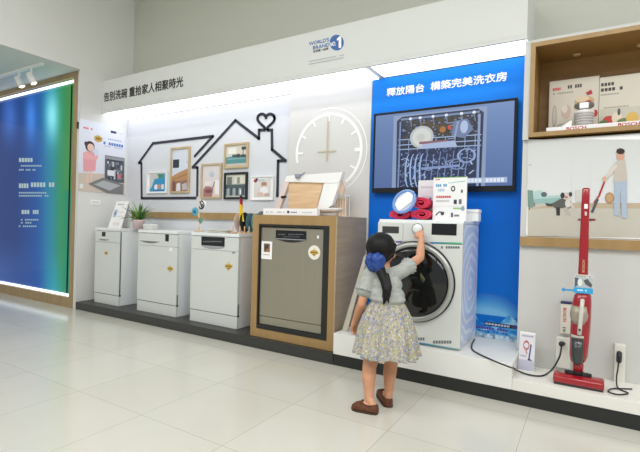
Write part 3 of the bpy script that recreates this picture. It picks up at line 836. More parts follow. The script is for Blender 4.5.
nt.links.new(tc.outputs['Object'], mp.inputs[0]); nt.links.new(mp.outputs[0], wv.inputs[0]); nt.links.new(wv.outputs[1], rp.inputs[0]); nt.links.new(rp.outputs[0], b.inputs['Base Color'])
obj('body', box(WX0 + .002, WX1 - .004, WY + .035, YBL - .006, WZ0 + .001, WZ1 - .022, .004), M_APPL, wm)
obj('side_graphic', box(WX1 - .004, WX1 - .001, WY + .04, YBL - .02, WZ0 + .012, WZ1 - .03), mw, wm)
obj('worktop', box(WX0, WX1, WY + .02, YBL - .006, WZ1 - .022, WZ1, .006), M_APPL, wm)
fz = at(420, 242.6, WY).z
obj('front_panel', box(WX0, WX1, WY, WY + .036, WZ0 + .012, fz - .002, .006), M_APPLD, wm)
cp_ = obj('control_panel', box(WX0, WX1, WY - .002, WY + .036, fz, WZ1 - .018, .007), M_APPLD, wm)
panel_at('drawer_grip', (382.3, 232.8), (399, 226.6), WY - .002, mat('grip_dark', (58, 58, 58), .3), wm)
obj('drawer_edge', box(at(403, 230, WY).x, at(403, 230, WY).x + .003, WY - .003, WY, fz + .01, WZ1 - .03), M_GREYT, wm)
panel_at('display', (431.6, 234.6), (456.8, 224), WY - .002, M_BLACK, wm)
kc = at(417.7, 228.9, WY - .003)
bm = BM(); lathe(bm, [(.037, 0), (.037, .006), (.034, .012), (.028, .012), (.027, .03), (.022, .034), (.001, .034)], (kc.x, WY - .002, kc.z), Vector((0, -1, 0)), 40); kn = obj('dial_knob', bm, M_APPL, wm)
bm = BM(); lathe(bm, [(.038, 0), (.0385, .007), (.0345, .0125), (.0335, .007)], (kc.x, WY - .002, kc.z), Vector((0, -1, 0)), 40); obj('chrome_ring', bm, mat('ring_chrome', (150, 152, 152), .25, .8), kn)
p = Print(py(WY - .003), NF)
p.poly([(430, 243.4, (60, 120, 200)), (446, 243.6, (40, 160, 110)), (462, 244, (70, 190, 120)), (462, 242.6, (70, 190, 120)), (446, 242.2, (40, 160, 110)), (430, 242, (60, 120, 200))], (0, 0, 0)); p.rect(396, 241.2, 402, 242.6, (90, 60, 150))
p.build('accent_stripe', M_PRINT, wm)
p = Print(py(WY - .0006), NF)
p.textrow(441, 246.3, 460, 248.6, (90, 100, 96), R, 8)
p.textrow(413, 337.5, 425, 340.5, (110, 114, 112), R, 5); p.textrow(433, 340.6, 452, 343.6, (110, 114, 112), R, 7)
p.poly([(398, 340.3, (60, 110, 190)), (425, 344.8, (50, 130, 140)), (459, 350.2, (130, 176, 170)), (459, 348.9, (130, 176, 170)), (425, 343.1, (50, 130, 140)), (398, 338.6, (60, 110, 190))], (0, 0, 0))
p.build('front_print', M_PRINT, wm)
dc = at(414.5, 281.5, WY); RD = .27
ax = Vector((0, -1, 0))
dd = obj('door', lathe(BM(), [(RD, 0), (RD, .02), (RD - .004, .03), (RD - .026, .036), (RD - .032, .03), (RD - .036, .016)], (dc.x, WY, dc.z), ax, 72), mat('door_ring', (176, 178, 172), .3, .5), wm)
obj('door_rim', lathe(BM(), [(RD + .006, 0), (RD + .006, .012), (RD, .016), (RD - .001, 0)], (dc.x, WY, dc.z), ax, 72), M_GAP, dd)
obj('door_glass', lathe(BM(), [(RD - .034, .012), (RD - .036, .03), (RD - .06, .04), (.12, .05), (.06, .052), (.0005, .053)], (dc.x, WY, dc.z), ax, 72), mat('smoked_glass', (10, 13, 14), .06, spec=.6), dd)
p = Print(uvmap((dc.x + .03, WY - .0545, dc.z - .02), (.1, 0, 0), (0, 0, -.1)), NF)
g = (84, 88, 76)
for k in range(9):
    t = radians(200 + 15 * k); p.line([(.15 * cos(t) - .1, .15 * sin(t) + .45), (.48 * cos(t) - .1, .3 * sin(t) + .5)], .02, g)
p.ring(-.1, -.05, .5, .5, .02, (74, 78, 68), 20, radians(150), radians(290)); p.poly([(.3, -.9, (110, 110, 84)), (.62, -.5, (110, 110, 84)), (.5, -.2, (30, 34, 30)), (.25, -.5, (30, 34, 30))], g)
p.build('drum_print', M_GLOSSP, dd)

# things on the washing machine
TZ = WZ1
YT = 3.10
def board_sign(l, r, bot, top, y, lab, draw, th=.012, tilt=0):
    a, b2 = at(l, bot, y), at(r, bot, y); zt = at(l, top, y).z
    z0 = TZ + .0005
    t = thing('sign_board', lab, 'sign', ((a.x + b2.x) / 2, y, z0))
    obj('board', box(a.x, b2.x, y, y + th, z0, zt, .001), M_PAPER, t)
    bm = BM(); prism(bm, [(a.x + .03, y + th, z0), (a.x + .03, y + th + .07, z0), (a.x + .03, y + th, z0 + (zt - z0) * .7)], (.004, 0, 0)); obj('support', bm, M_PAPER, t)
    p = Print(uvmap((a.x, y - .0005, zt), (b2.x - a.x, 0, 0), (0, 0, z0 - zt)), NF); draw(p); p.build('board_print', M_PRINT, t)


def s_main(p):
    p.rect(0, 0, 1, 1, (238, 238, 236)); p.rect(.02, .0, .98, .02, (120, 170, 90)); p.textrow(.06, .04, .2, .07, (210, 60, 60), R, 4)
    p.textrow(.08, .16, .42, .22, (60, 150, 200), R, 6); p.line([(.45, .14), (.95, .1)], .012, (90, 180, 160)); p.textrow(.1, .27, .35, .33, (170, 196, 214), R, 5)
    p.ring(.6, .27, .065, .065, .03, (40, 44, 54)); p.ell(.86, .33, .03, .04, (90, 90, 96))
    p.textrow(.1, .43, .55, .48, (206, 60, 66), R, 7); p.rect(.63, .52, .72, .62, (56, 58, 64)); p.rect(.78, .51, .86, .62, (110, 110, 112)); p.textrow(.1, .53, .5, .57, (190, 192, 194), R, 8)
    p.line([(.05, .68), (.95, .66)], .008, (210, 210, 208)); p.textrow(.62, .7, .86, .735, (150, 190, 90), R, 5)
    p.line([(.1, .88), (.2, .8), (.36, .82)], .03, (90, 92, 98)); p.ell(.3, .84, .05, .04, (70, 72, 80)); p.rect(.56, .82, .62, .92, (80, 82, 88)); p.rect(.66, .86, .8, .9, (120, 120, 124)); p.ell(.9, .72, .05, .05, (130, 160, 180))


def s_back(p):
    p.rect(0, 0, 1, 1, (230, 228, 230)); p.textrow(.15, .15, .8, .2, (200, 190, 200), R, 6); p.textrow(.2, .4, .7, .44, (206, 200, 206), R, 6); p.rect(.62, .44, .74, .54, (110, 120, 160)); p.textrow(.15, .6, .8, .64, (206, 200, 206), R, 8)


board_sign(432.5, 466, 218.5, 177.5, 3.10, 'white product sign board with small pictures standing on the washing machine', s_main)
board_sign(417.5, 436, 215, 180.5, 3.19, 'plain pale sign board standing behind the red towels', s_back)
# small white box at the right
wb = thing('white_box', 'small white box at the right end of the washing machine top', 'box')
a = at(465.5, 216, 3.2); b2 = at(479, 216, 3.2)
wb.location = ((a.x + b2.x) / 2, 3.2, TZ)
obj('body', box(a.x, b2.x - .004, 3.2, 3.29, TZ + .0005, TZ + .06, .006), M_WHITE, wb); obj('lid', box(a.x - .002, b2.x, 3.195, 3.295, TZ + .06, TZ + .085, .008), M_WHITE, wb)
# towels
M_TOWEL = noise_mat('red_towel', (200, 40, 72), (222, 66, 96), (120, 120, 120), .9, 2, bump=.5)
def towel(l, r, bot, top, y, lab, L=.12):
    a, b2 = at(l, bot, y), at(r, top, y); rx, rz = (b2.x - a.x) / 2, (b2.z - a.z) / 2; c = Vector(((a.x + b2.x) / 2, y, (a.z + b2.z) / 2))
    bm = BM(); n = 110; prev = []
    # spiral roll with thickness
    ins, out = [], []
    for i in range(n + 1):
        t = 2 * pi * 2.6 * i / n; f = .14 + .86 * (i / n) ** .62; g = max(.04, f - .2)
        out.append((cos(t) * f, sin(t) * f)); ins.append((cos(t) * g, sin(t) * g))
    ring = out + ins[::-1]
    V0 = [bm.verts.new((c.x + u * rx, y, c.z + v * rz)) for u, v in ring]; V1 = [bm.verts.new((c.x + u * rx, y + L, c.z + v * rz)) for u, v in ring]
    m_ = len(ring)
    for i in range(m_): f_ = bm.faces.new((V0[i], V0[(i + 1) % m_], V1[(i + 1) % m_], V1[i])); f_.smooth = True
    for i in range(n):
        bm.faces.new((V0[i], V0[i + 1], V0[m_ - 2 - i], V0[m_ - 1 - i])); bm.faces.new((V1[i + 1], V1[i], V1[m_ - 1 - i], V1[m_ - 2 - i]))
    return tag(obj('rolled_towel', bm, M_TOWEL), lab, 'towel', 'red rolled towels on the washing machine')


ty = 3.06
bz = at(420, 218.5, ty).z
def zpx(px, z, y):  # image row of height z above
    d = Vector((at(px, 200, y).x, y, z - CAM_H)); return 226 - F_PX * d.dot(UP) / d.dot(FW)
yb = zpx(420, TZ + .001, ty); hh = 10.6
towel(410.5, 432, yb, yb - hh - .4, ty, 'red rolled towel, bottom right of the three, beside the white sign')
towel(410.5, 430, yb - hh + .2, yb - 2 * hh - 2.2, ty, 'red rolled towel lying on top of the two others')
towel(389, 410.3, yb, yb - hh - .4, ty, 'red rolled towel, bottom left of the three, below the blue round tag')
# blue round tag / hoop leaning
tg = thing('blue_hoop', 'round blue rimmed container lid with a white label leaning on the red towels', 'lid', at(404, 210, 3.03))
cc = at(404.2, 201.5, 3.035); U_ = (EX * .8 + EZ * .6).normalized(); V_ = (-EX * .6 + EZ * .8 + Vector((0, .25, 0))).normalized(); Nn = U_.cross(V_)
bm = BM(); n = 40; lo = []
tube(bm, [cc + U_ * (.088 * cos(2 * pi * i / n)) + V_ * (.074 * sin(2 * pi * i / n)) for i in range(n + 1)], .011, 10, 0); obj('rim', bm, mat('blue_plastic', (120, 156, 214), .3), tg)
bm = BM(); prism(bm, [cc + U_ * (.083 * cos(2 * pi * i / n)) + V_ * (.069 * sin(2 * pi * i / n)) for i in range(n)], Nn * -.003); obj('cover', bm, mat('pale_blue_film', (196, 206, 226), .3), tg)
off = Nn * .004 if Nn.y < 0 else Nn * -.004
bm = BM(); LB = [cc + off + U_ * u + V_ * v for u, v in [(-.07, -.04), (.05, -.04), (.1, .012), (.072, .046), (-.03, .046), (-.07, .024)]]; prism(bm, LB, off * .4); obj('label', bm, M_PAPER, tg)

# ------------------------------------------------------------------ small things on the dishwashers and the cabinet
DZ = ZP + H + .0005
# tent card
tc_ = thing('tent_card', 'white folded tent card standing on the slim dishwasher', 'card')
yt = 3.12; a, b2 = at(108, 226.5, yt), at(121, 226.5, yt); zt = at(115, 201, yt).z
tc_.location = ((a.x + b2.x) / 2, yt, DZ)
bm = BM(); prism(bm, [(a.x, yt, DZ), (b2.x, yt, DZ), (b2.x + .05, yt + .06, zt), (a.x + .06, yt + .06, zt)], (0, .004, 0)); obj('front_leaf', bm, M_PAPER, tc_)
bm = BM(); prism(bm, [(a.x + .03, yt + .13, DZ), (b2.x + .03, yt + .13, DZ), (b2.x + .05, yt + .066, zt), (a.x + .06, yt + .066, zt)], (0, .004, 0)); obj('rear_leaf', bm, M_PAPER, tc_)
O_ = Vector((a.x + .06, yt + .0585, zt)); 
p = Print(lambda u, v: Vector((a.x + .06 * (1 - v) + u * (b2.x - a.x - .01 * (1 - v)), yt + .06 * (1 - v) - .001, zt + (DZ - zt) * v)), (0, -.9, .4))
p.textrow(.2, .1, .7, .14, (170, 170, 176), R, 4); p.rect(.1, .32, .35, .6, (180, 196, 216)); p.ell(.22, .46, .08, .07, (120, 140, 170)); p.textrow(.45, .4, .9, .43, (226, 206, 206), R, 6); p.textrow(.45, .55, .9, .58, (220, 200, 200), R, 6); p.rect(.3, .8, .8, .9, (240, 220, 216))
p.build('card_print', M_PRINT, tc_)
# potted plant
yt = 3.16; c = at(139, 226, yt); pc = Vector((c.x - .01, yt, DZ))
pl = thing('potted_plant', 'green spider plant in a pale pink pot on the slim white dishwashers', 'plant', pc)
obj('pot', lathe(BM(), [(.001, 0), (.05, 0), (.066, .085), (.07, .09), (.07, .1), (.06, .1), (.058, .085), (.001, .08)], pc, EZ, 28), mat('pink_pot', (230, 206, 204), .5), pl)
obj('soil', lathe(BM(), [(.059, .086), (.03, .09), (.001, .091)], pc, EZ, 20), mat('soil', (70, 54, 40), .9), pl)
ML = [noise_mat('leaf_green', (70, 120, 44), (112, 156, 70), (30, 30, 30), .5), noise_mat('leaf_light', (120, 164, 84), (150, 186, 112), (30, 30, 30), .5), noise_mat('leaf_dark', (44, 88, 34), (66, 112, 48), (30, 30, 30), .5)]
rl = random.Random(21)
for i in range(60):
    th = rl.random() * 2 * pi; L = .13 + .13 * rl.random(); el = radians(32 + 55 * rl.random()); w = .006 + .004 * rl.random()
    base = pc + Vector((.03 * cos(th) * rl.random(), .03 * sin(th) * rl.random(), .088)); dr = Vector((cos(th), sin(th), 0)); sd_ = Vector((-sin(th), cos(th), 0)); V = []
    bm = BM()
    for j in range(9):
        s = j / 8; bend = el - s * 1.5 * (1.1 - el / 2); q = base.copy() if j == 0 else q + (dr * cos(bend) + EZ * sin(bend)) * L / 8
        ww = w * (sin(pi * min(1, s * .9 + .12)) ** .7) + .0006
        V.append([bm.verts.new(q - sd_ * ww + EZ * ww * .5), bm.verts.new(q.copy()), bm.verts.new(q + sd_ * ww + EZ * ww * .5)])
    for aa, bb in zip(V, V[1:]):
        for k in range(2): f = bm.faces.new((aa[k], aa[k + 1], bb[k + 1], bb[k])); f.smooth = True
    obj('leaf', bm, ML[rl.choice([0, 0, 1, 2])], pl)
# white tray beside plant
yt = 3.06; a, b2 = at(133, 227, yt), at(153, 227, yt)
tr = thing('white_dish', 'shallow whitish rectangular dish beside the pink plant pot', 'dish', ((a.x + b2.x) / 2, yt, DZ))
bm = BM(); hw = .075; cx, cy = -4.02 + hw, yt
loft(bm, [sring((cx, cy, DZ + h), hw * s, .045 * s, 5, 36) for h, s in [(0, .86), (.004, .9), (.05, 1), (.055, 1), (.055, .94), (.012, .86)]]); obj('bowl', bm, mat('stoneware', (214, 214, 206), .4), tr)
obj('rim_line', loft(BM(), [sring((cx, cy, DZ + h), hw * s, .045 * s, 5, 36) for h, s in [(.056, .98), (.056, 1.01), (.05, 1.01), (.05, .98)]]), M_WHITE, tr)
# flower ornament
yt = 3.12; c = at(199, 229.5, yt); fc = Vector((c.x, yt, DZ))
fo_ = thing('flower_ornament', 'wooden stem ornament with turquoise and black white flowers on a dishwasher', 'ornament', fc)
obj('base', lathe(BM(), [(.001, 0), (.045, 0), (.045, .01), (.02, .014), (.001, .014)], fc, EZ, 24), M_WOODP, fo_)
def st(pxp): v = at(pxp[0], pxp[1], yt); return v
obj('stem', tube(BM(), [fc + EZ * .012, st((199.5, 222)), st((199, 213)), st((200.5, 199))], .007, 8), M_WOODP, fo_)
obj('branch', tube(BM(), [st((199.3, 218)), st((197.5, 214)), st((195.5, 212))], .004, 8), M_WOODP, fo_)
bm = BM(); cc = st((195.2, 211.6))
for k in range(8):
    t = 2 * pi * k / 8; ball(bm, cc + EX * .028 * cos(t) + EZ * .028 * sin(t), (.018, .01, .018), 10)
obj('flower', bm, mat('turquoise', (84, 170, 190), .5), fo_)
obj('flower_centre', ball(BM(), cc - Vector((0, .008, 0)), (.018, .01, .018), 12), mat('deep_teal', (34, 110, 140), .5), fo_)
cc = st((203, 205)); bm = BM(); ball(bm, cc, (.04, .02, .044), 18); fb_ = obj('flower', bm, M_WHITE, fo_)
p = Print(uvmap((cc.x, cc.y - .021, cc.z), (.04, 0, 0), (0, 0, -.044)), NF)
p.ring(0, 0, 1, 1, .3, (30, 34, 40), 20, radians(-100), radians(150)); p.line([(-.5, -.8), (.3, .8)], .35, (30, 34, 40)); p.line([(.1, -.3), (.7, .5)], .3, (60, 70, 84)); p.build('flower_print', M_PRINT, fb_)
cc = st((200.5, 220.3)); obj('leaf', ball(BM(), cc, (.026, .01, .034), 14), mat('sage_green', (96, 146, 112), .5), fo_)
# white plates / tray on third dishwasher
yt = 3.1; a, b2 = at(210.5, 230, yt), at(231, 230, yt); cx = (a.x + b2.x) / 2; hw = (b2.x - a.x) / 2
for i, lab in enumerate(['cream rectangular plate, lower of the two stacked on the third dishwasher', 'cream rectangular plate, upper of the two stacked on the third dishwasher']):
    z = DZ + .014 * i
    t = obj('serving_plate', loft(BM(), [sring((cx, yt, z + h), (hw - .02 * i) * s, .075 * s, 6, 36) for h, s in [(0, .84), (.012, 1), (.0138, 1), (.0135, .95), (.005, .82)]]), mat('cream_china', (226, 222, 208), .35)); tag(t, lab, 'plate', 'stacked plates on the third dishwasher')
# flag
yt = 3.1; fb2 = at(239.3, 230, yt)
fg = thing('small_flag', 'small black red and yellow flag hanging on a white stick beside the wooden rack', 'flag', (fb2.x, yt, DZ))
obj('base', lathe(BM(), [(.001, 0), (.022, 0), (.022, .006), (.005, .012), (.001, .012)], (fb2.x, yt, DZ), EZ, 18), M_WHITE, fg)
ft = at(239.3, 190, yt); obj('pole', tube(BM(), [(fb2.x, yt, DZ + .005), (fb2.x, yt, ft.z)], .004, 8, 0), M_WHITE, fg)
cols = [(40, 30, 34), (196, 40, 60), (236, 208, 40)]
zt = at(241, 193.5, yt).z; zb = at(241, 221.5, yt).z
pf = Print(lambda u, v: Vector((fb2.x + .003 + .06 * u * (.5 + .5 * v), yt - .004 - .012 * sin(u * 7 + v * 2), zt + (zb - zt) * v - .04 * u * (1 - v) + .0 * u)), NF); pf.step = 0
for i in range(8):
    for j in range(14):
        u0, u1, v0, v1 = i / 8, (i + 1) / 8, j / 14, (j + 1) / 14; vm = (v0 + v1) / 2 - .12 * (u0 + u1) / 2
        col = cols[0] if vm < .1 else cols[1] if vm < .3 else cols[2]
        pf.poly([(u0, v0), (u1, v0), (u1, v1), (u0, v1)], col, True)
pf.build('flag_cloth', M_PRINT, fg)
# wooden dish rack with plates
RX = -2.71
rk = thing('dish_rack', 'small wooden peg dish rack at the right end of the third dishwasher', 'dish rack', (RX, 3.2, DZ))
for s_ in (-.05, .035):
    obj('base', box(RX + s_ - .007, RX + s_ + .007, 3.0, 3.44, DZ, DZ + .012, .003), M_WOODP, rk)
for k in range(7):
    for s_ in (-.05, .035): obj('peg', box(RX + s_ - .004, RX + s_ + .004, 3.03 + k * .063 - .004, 3.03 + k * .063 + .004, DZ + .012, DZ + .07), M_WOODP, rk)
def dplate(k, r, m, lab):
    c = Vector((RX - .03 + .015 * k, 3.085 + .063 * k, DZ + .0135 + r)); ax_ = Vector((.96, .15, .04)).normalized()
    bm = lathe(BM(), [(.0005, 0), (r * .6, .0), (r * .95, .007), (r, .009), (r, .011), (r * .92, .0095), (r * .6, .003), (.0005, .003)], c - ax_ * .005, ax_, 32); tag(obj('dinner_plate', bm, m), lab, 'plate', 'plates standing in the wooden dish rack')
dplate(0, .088, mat('pink_china', (226, 202, 196), .4), 'pink round plate standing frontmost in the wooden dish rack')
dplate(1, .092, mat('black_china', (44, 46, 50), .35), 'dark round plate standing behind the pink plate in the rack')
dplate(2, .09, mat('teal_china', (92, 130, 140), .4), 'teal round plate behind the dark plate beside the oak cabinet')
dplate(3, .09, mat('mint_china', (150, 186, 178), .4), 'pale mint plate between the teal and grey plates behind the oak cabinet corner')
dplate(4, .102, mat('grey_china', (140, 156, 160), .4), 'large grey plate rearmost in the wooden dish rack beside the oak cabinet')
# flat white brochure boxes on the cabinet
CZ1 = CZ + .0005
y0_ = 2.96; a, b2 = at(263, 215, y0_), at(317, 215, y0_); zt = at(290, 208.6, y0_).z
bk = thing('brochure_stack', 'low white acrylic block with dark print along the front edge of the oak cabinet', 'brochure block', ((a.x + b2.x) / 2, y0_, CZ1))
obj('block', box(a.x, b2.x, y0_, y0_ + .045, CZ1, zt, .003), M_PAPER, bk)
p = Print(uvmap((a.x, y0_ - .0005, zt), (b2.x - a.x, 0, 0), (0, 0, CZ1 - zt)), NF)
for (u0, u1, c, n) in [(.06, .2, (176, 178, 190), 5), (.25, .42, (170, 174, 190), 6), (.53, .68, (120, 130, 150), 5), (.74, .92, (206, 206, 214), 6)]: p.textrow(u0, .45, u1, .62, c, R, n)
p.ell(.485, .5, .022, .2, (50, 54, 70)); p.build('block_print', M_PRINT, bk)
# tabletop house display: white A shaped stand with a pale wood backboard
y1_ = 3.18; ds = thing('tabletop_display', 'white slanted house shaped tabletop display with a pale wood backboard', 'display', at(315, 213, y1_))
ds.location.z = CZ1
def q3(pts, y, th, nm, m, off=0):
    bm = BM(); prism(bm, [at(a_, zpx(a_, CZ1 + .0005, y) if b_ is zz else b_, y) for a_, b_ in pts], (0, th, 0)); return obj(nm, bm, m, ds)
zz = 'on the cabinet top'
q3([(288.5, 181.5), (324, 180.2), (314, zz), (288.5, zz)], y1_ + .02, .012, 'backboard', M_WOODP)
q3([(284.5, 181.6), (286.5, 175.8), (342.5, 172), (340, 180), (338, 182.3), (332, 183)], y1_, .05, 'roof_beam', M_WHITE)
q3([(324.8, 181), (342, 174), (332, 205), (315, zz)], y1_ + .006, .044, 'slanted_wall', M_WHITE)
q3([(284.5, 181), (289, 181.6), (277, zz), (271.5, zz)], y1_ + .004, .04, 'slanted_leg', mat('pale_pink_wood', (228, 212, 204), .5))
q3([(341, 176), (344.5, 190), (342.5, 196), (337.5, 192)], y1_ + .03, .01, 'side_board', mat('tan_wood', (206, 180, 160), .5))
q3([(281, 196), (286, 195.6), (286, 198), (281, 198.4)], y1_ - .006, .005, 'dark_clip', M_BLACK)
bm = BM(); c = at(298, 176, y1_ - .01); lathe(bm, [(.001, -.02), (.024, -.016), (.03, .014), (.026, .016), (.001, .0)], c, EZ, 20); 
tube(bm, [c + Vector((.022, 0, .004)), c + Vector((.045, 0, .014)), c + Vector((.07, 0, .028))], .006, 8); obj('grey_cup', bm, mat('cup_grey', (150, 154, 172), .5), ds)
# white basket and tray right end of the cabinet
y2_ = 3.09
wt = thing('serving_tray', 'white rounded tray at the right end of the oak cabinet top', 'tray')
a, b2 = at(316.5, 214, y2_), at(342, 214, y2_); cx = (a.x + b2.x) / 2; wt.location = (cx, y2_, CZ1); hw = (b2.x - a.x) / 2
obj('tray', loft(BM(), [sring((cx, y2_, CZ1 + h), hw * s, .07 * s, 3, 36) for h, s in [(.035, .7), (.05, .96), (.062, 1), (.066, 1), (.064, .96), (.052, .9)]]), M_WHITE, wt)
obj('foot', loft(BM(), [sring((cx, y2_, CZ1 + h), hw * s, .05 * s, 3, 30) for h, s in [(0, .6), (.034, .68)]]), mat('tray_foot', (214, 212, 206), .5), wt)
bs = thing('wire_basket', 'small white slatted basket behind the tray on the oak cabinet', 'basket')
y3_ = 3.27; a, b2 = at(331.5, 214, y3_), at(345.5, 214, y3_); x0, x1 = a.x, min(b2.x, CXE - .01); zt = at(338, 194.5, y3_).z
bs.location = ((x0 + x1) / 2, y3_, CZ1)
bm = BM(); bx(bm, x0, x1, y3_, y3_ + .008, zt - .012, zt); bx(bm, x0, x1, y3_ + .072, y3_ + .08, zt - .012, zt); bx(bm, x0, x0 + .008, y3_ + .008, y3_ + .072, zt - .012, zt); bx(bm, x1 - .008, x1, y3_ + .008, y3_ + .072, zt - .012, zt); obj('rim', bm, M_WHITE, bs)
bm = BM()
for k in range(6):
    xx = x0 + .002 + (x1 - x0 - .008) * k / 5
    for yy_ in (y3_ + .002, y3_ + .074): bx(bm, xx, xx + .004, yy_, yy_ + .004, CZ1, zt - .01)
bx(bm, x0, x1, y3_, y3_ + .08, CZ1, CZ1 + .006); obj('slats', bm, M_WHITE, bs)
bm = BM(); bx(bm, x0 + .03, x1 - .02, y3_ + .03, y3_ + .05, CZ1 + .0062, zt - .03, .003); tag(obj('wooden_block', bm, M_WOODP), 'small wooden piece inside the white slatted basket', 'block')

# narrow grey board leaning beside the cabinet
lbm = BM(); y4 = 2.95
la, lb_ = at(354.5, 308, y4), at(364, 255, y4 + .03)
M4 = [(at(356, 318, y4).x, y4 - .01, .2375)]
bm = BM(); a0 = Vector((-1.565, 2.94, .2375)); a1 = at(364.6, 255.5, 3.03)
sd_ = EX * .042
prism(bm, [a0, a0 + sd_, a1 + sd_ * .55, a1 - sd_ * .1], (0, .012, 0)); tag(obj('leaning_board', bm, mat('grey_board', (186, 180, 164), .5)), 'narrow pale grey board leaning in the gap between oak cabinet and washing machine', 'board')

# ------------------------------------------------------------------ right unit: niche, poster, strip
NX0, NX1, NZ0, NZ1, NY0, NY1 = -.352, 1.1, 1.64, 2.25, YR - .035, YU - .004
nc = thing('wooden_niche', 'open oak display niche at the upper right with dim lamps inside', 'shelf', (.3, NY0, NZ0))
bm = BM(); t_ = .028
bx(bm, NX0, NX0 + t_, NY0, NY1, NZ0, NZ1); bx(bm, NX1 - t_, NX1, NY0, NY1, NZ0, NZ1); bx(bm, NX0 + t_, NX1 - t_, NY0, NY1, NZ1 - t_, NZ1); bx(bm, NX0 + t_, NX1 - t_, NY0, NY1, NZ0, NZ0 + t_)
M_NICHE = noise_mat('niche_oak_shaded', (136, 100, 48), (146, 110, 57), (1.5, 1.5, 14), .5)  # darker oak puts the shade inside the niche into the colour
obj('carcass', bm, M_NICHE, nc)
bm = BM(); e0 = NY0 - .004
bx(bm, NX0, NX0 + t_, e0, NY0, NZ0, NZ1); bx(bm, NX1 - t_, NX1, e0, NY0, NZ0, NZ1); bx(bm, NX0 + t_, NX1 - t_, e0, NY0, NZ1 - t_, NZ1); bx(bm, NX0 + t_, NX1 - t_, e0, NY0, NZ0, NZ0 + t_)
obj('lit_front_edge', bm, M_WOOD, nc); obj('back_board', box(NX0 + t_, NX1 - t_, NY1 - .012, NY1, NZ0 + t_, NZ1 - t_), M_NICHE, nc)  # paler facing paints the front edges as lit; same oak as inside
for xx in (-.1, .25, .6):
    bm = BM(); cone(bm, (xx, NY1 - .1, NZ1 - t_), (xx, NY1 - .1, NZ1 - t_ - .008), .022, .022, 16); obj('puck_lamp', bm, mat('puck_lamp_off', (200, 180, 140), .4), nc)
# product boards in the niche
YN = 3.44
def nboard(l, r, top, lab, draw):
    a, b2 = at(l, 130, YN), at(r, 130, YN); zt = at(l, top, YN).z; z0 = NZ0 + t_ + .0005
    t = thing('product_board', lab, 'sign', ((a.x + b2.x) / 2, YN, z0)); obj('board', box(a.x, b2.x, YN, YN + .01, z0, zt), M_PAPER, t)
    p = Print(uvmap((a.x, YN - .0005, zt), (b2.x - a.x, 0, 0), (0, 0, z0 - zt)), NF); draw(p); p.build('board_print', M_PRINT, t)
def nb1(p):
    p.rect(0, 0, 1, 1, (216, 208, 190)); p.textrow(.07, .12, .24, .17, (206, 60, 60), R, 5); p.textrow(.28, .1, .72, .16, (70, 64, 58), R, 9); p.textrow(.08, .21, .5, .235, (160, 154, 144), R, 9)
    p.ell(.12, .62, .05, .2, (176, 170, 158)); p.ell(.12, .6, .03, .15, (200, 194, 182)); p.ell(.36, .55, .1, .12, (206, 180, 166)); p.ell(.33, .5, .06, .07, (226, 214, 204)); p.ell(.72, .4, .2, .08, (206, 170, 120)); p.ell(.68, .36, .14, .05, (226, 206, 170)); p.poly([(.74, .26), (.85, .22), (.88, .29), (.78, .31)], (180, 40, 40)); p.ell(.8, .42, .06, .03, (180, 60, 50))
    p.ring(.3, .95, .22, .2, .02, (170, 164, 154), 16, radians(180), radians(360)); p.ell(.94, .62, .05, .06, (190, 50, 56)); p.textrow(.7, .97, .95, .99, (170, 164, 150), R, 5)
def nb2(p):
    p.rect(0, 0, 1, 1, (214, 207, 189)); p.textrow(.03, .1, .3, .155, (66, 60, 54), R, 4); p.textrow(.03, .19, .55, .245, (66, 60, 54), R, 7); p.textrow(.03, .29, .4, .315, (160, 154, 144), R, 8); p.rect(.03, .55, .95, .97, (200, 196, 176)); p.ell(.2, .75, .12, .08, (196, 60, 50)); p.ell(.36, .72, .1, .1, (230, 214, 190)); p.ell(.1, .8, .1, .06, (90, 120, 60)); p.ell(.5, .8, .14, .07, (110, 130, 70)); p.ell(.66, .74, .12, .1, (220, 180, 90)); p.ell(.4, .62, .03, .06, (80, 80, 90)); p.textrow(.1, .52, .6, .54, (170, 164, 150), R, 8)
nboard(548.3, 597.8, 82, 'cream product board with red heading in the oak niche, left one', nb1)
nboard(598.3, 650, 78, 'cream product board with a salad picture in the oak niche, right one', nb2)
# white display base with red lettering
y5 = 3.22; a = at(546, 134, y5); zb5 = NZ0 + t_ + .0005; zt5 = zb5 + .035
db = thing('product_display', 'low white product base with red lettering on the oak niche floor', 'display base', (.2, y5, zb5))
obj('base', box(a.x, 1.0, y5, y5 + .16, zb5, zt5, .003), M_WHITE, db)
M_RL = mat('red_letter', (196, 36, 52), .4)
l0, l1 = at(566.5, 130, y5).x, at(586, 130, y5).x; txt('lettering', 'BOSCH', (l0, y5 - .001, zb5 + .008), EX, EZ, l1 - l0, .02, M_RL, db)
l0 = at(618, 130, y5).x; txt('lettering', 'BOSCH', (l0, y5 - .001, zb5 + .008), EX, EZ, l1 - at(566.5, 130, y5).x, .02, M_RL, db)
pc_ = thing('price_card', 'small white folded card on the base left of the food processor', 'card', (at(567, 128, y5).x, y5 + .04, zt5))
bm = BM(); a, b2 = at(562, 128, y5 + .04).x, at(571.5, 128, y5 + .04).x; prism(bm, [(a, y5 + .03, zt5 + .0005), (b2, y5 + .03, zt5 + .0005), (b2, y5 + .06, zt5 + .05), (a, y5 + .06, zt5 + .02)], (0, .003, 0)); obj('card', bm, M_PAPER, pc_)
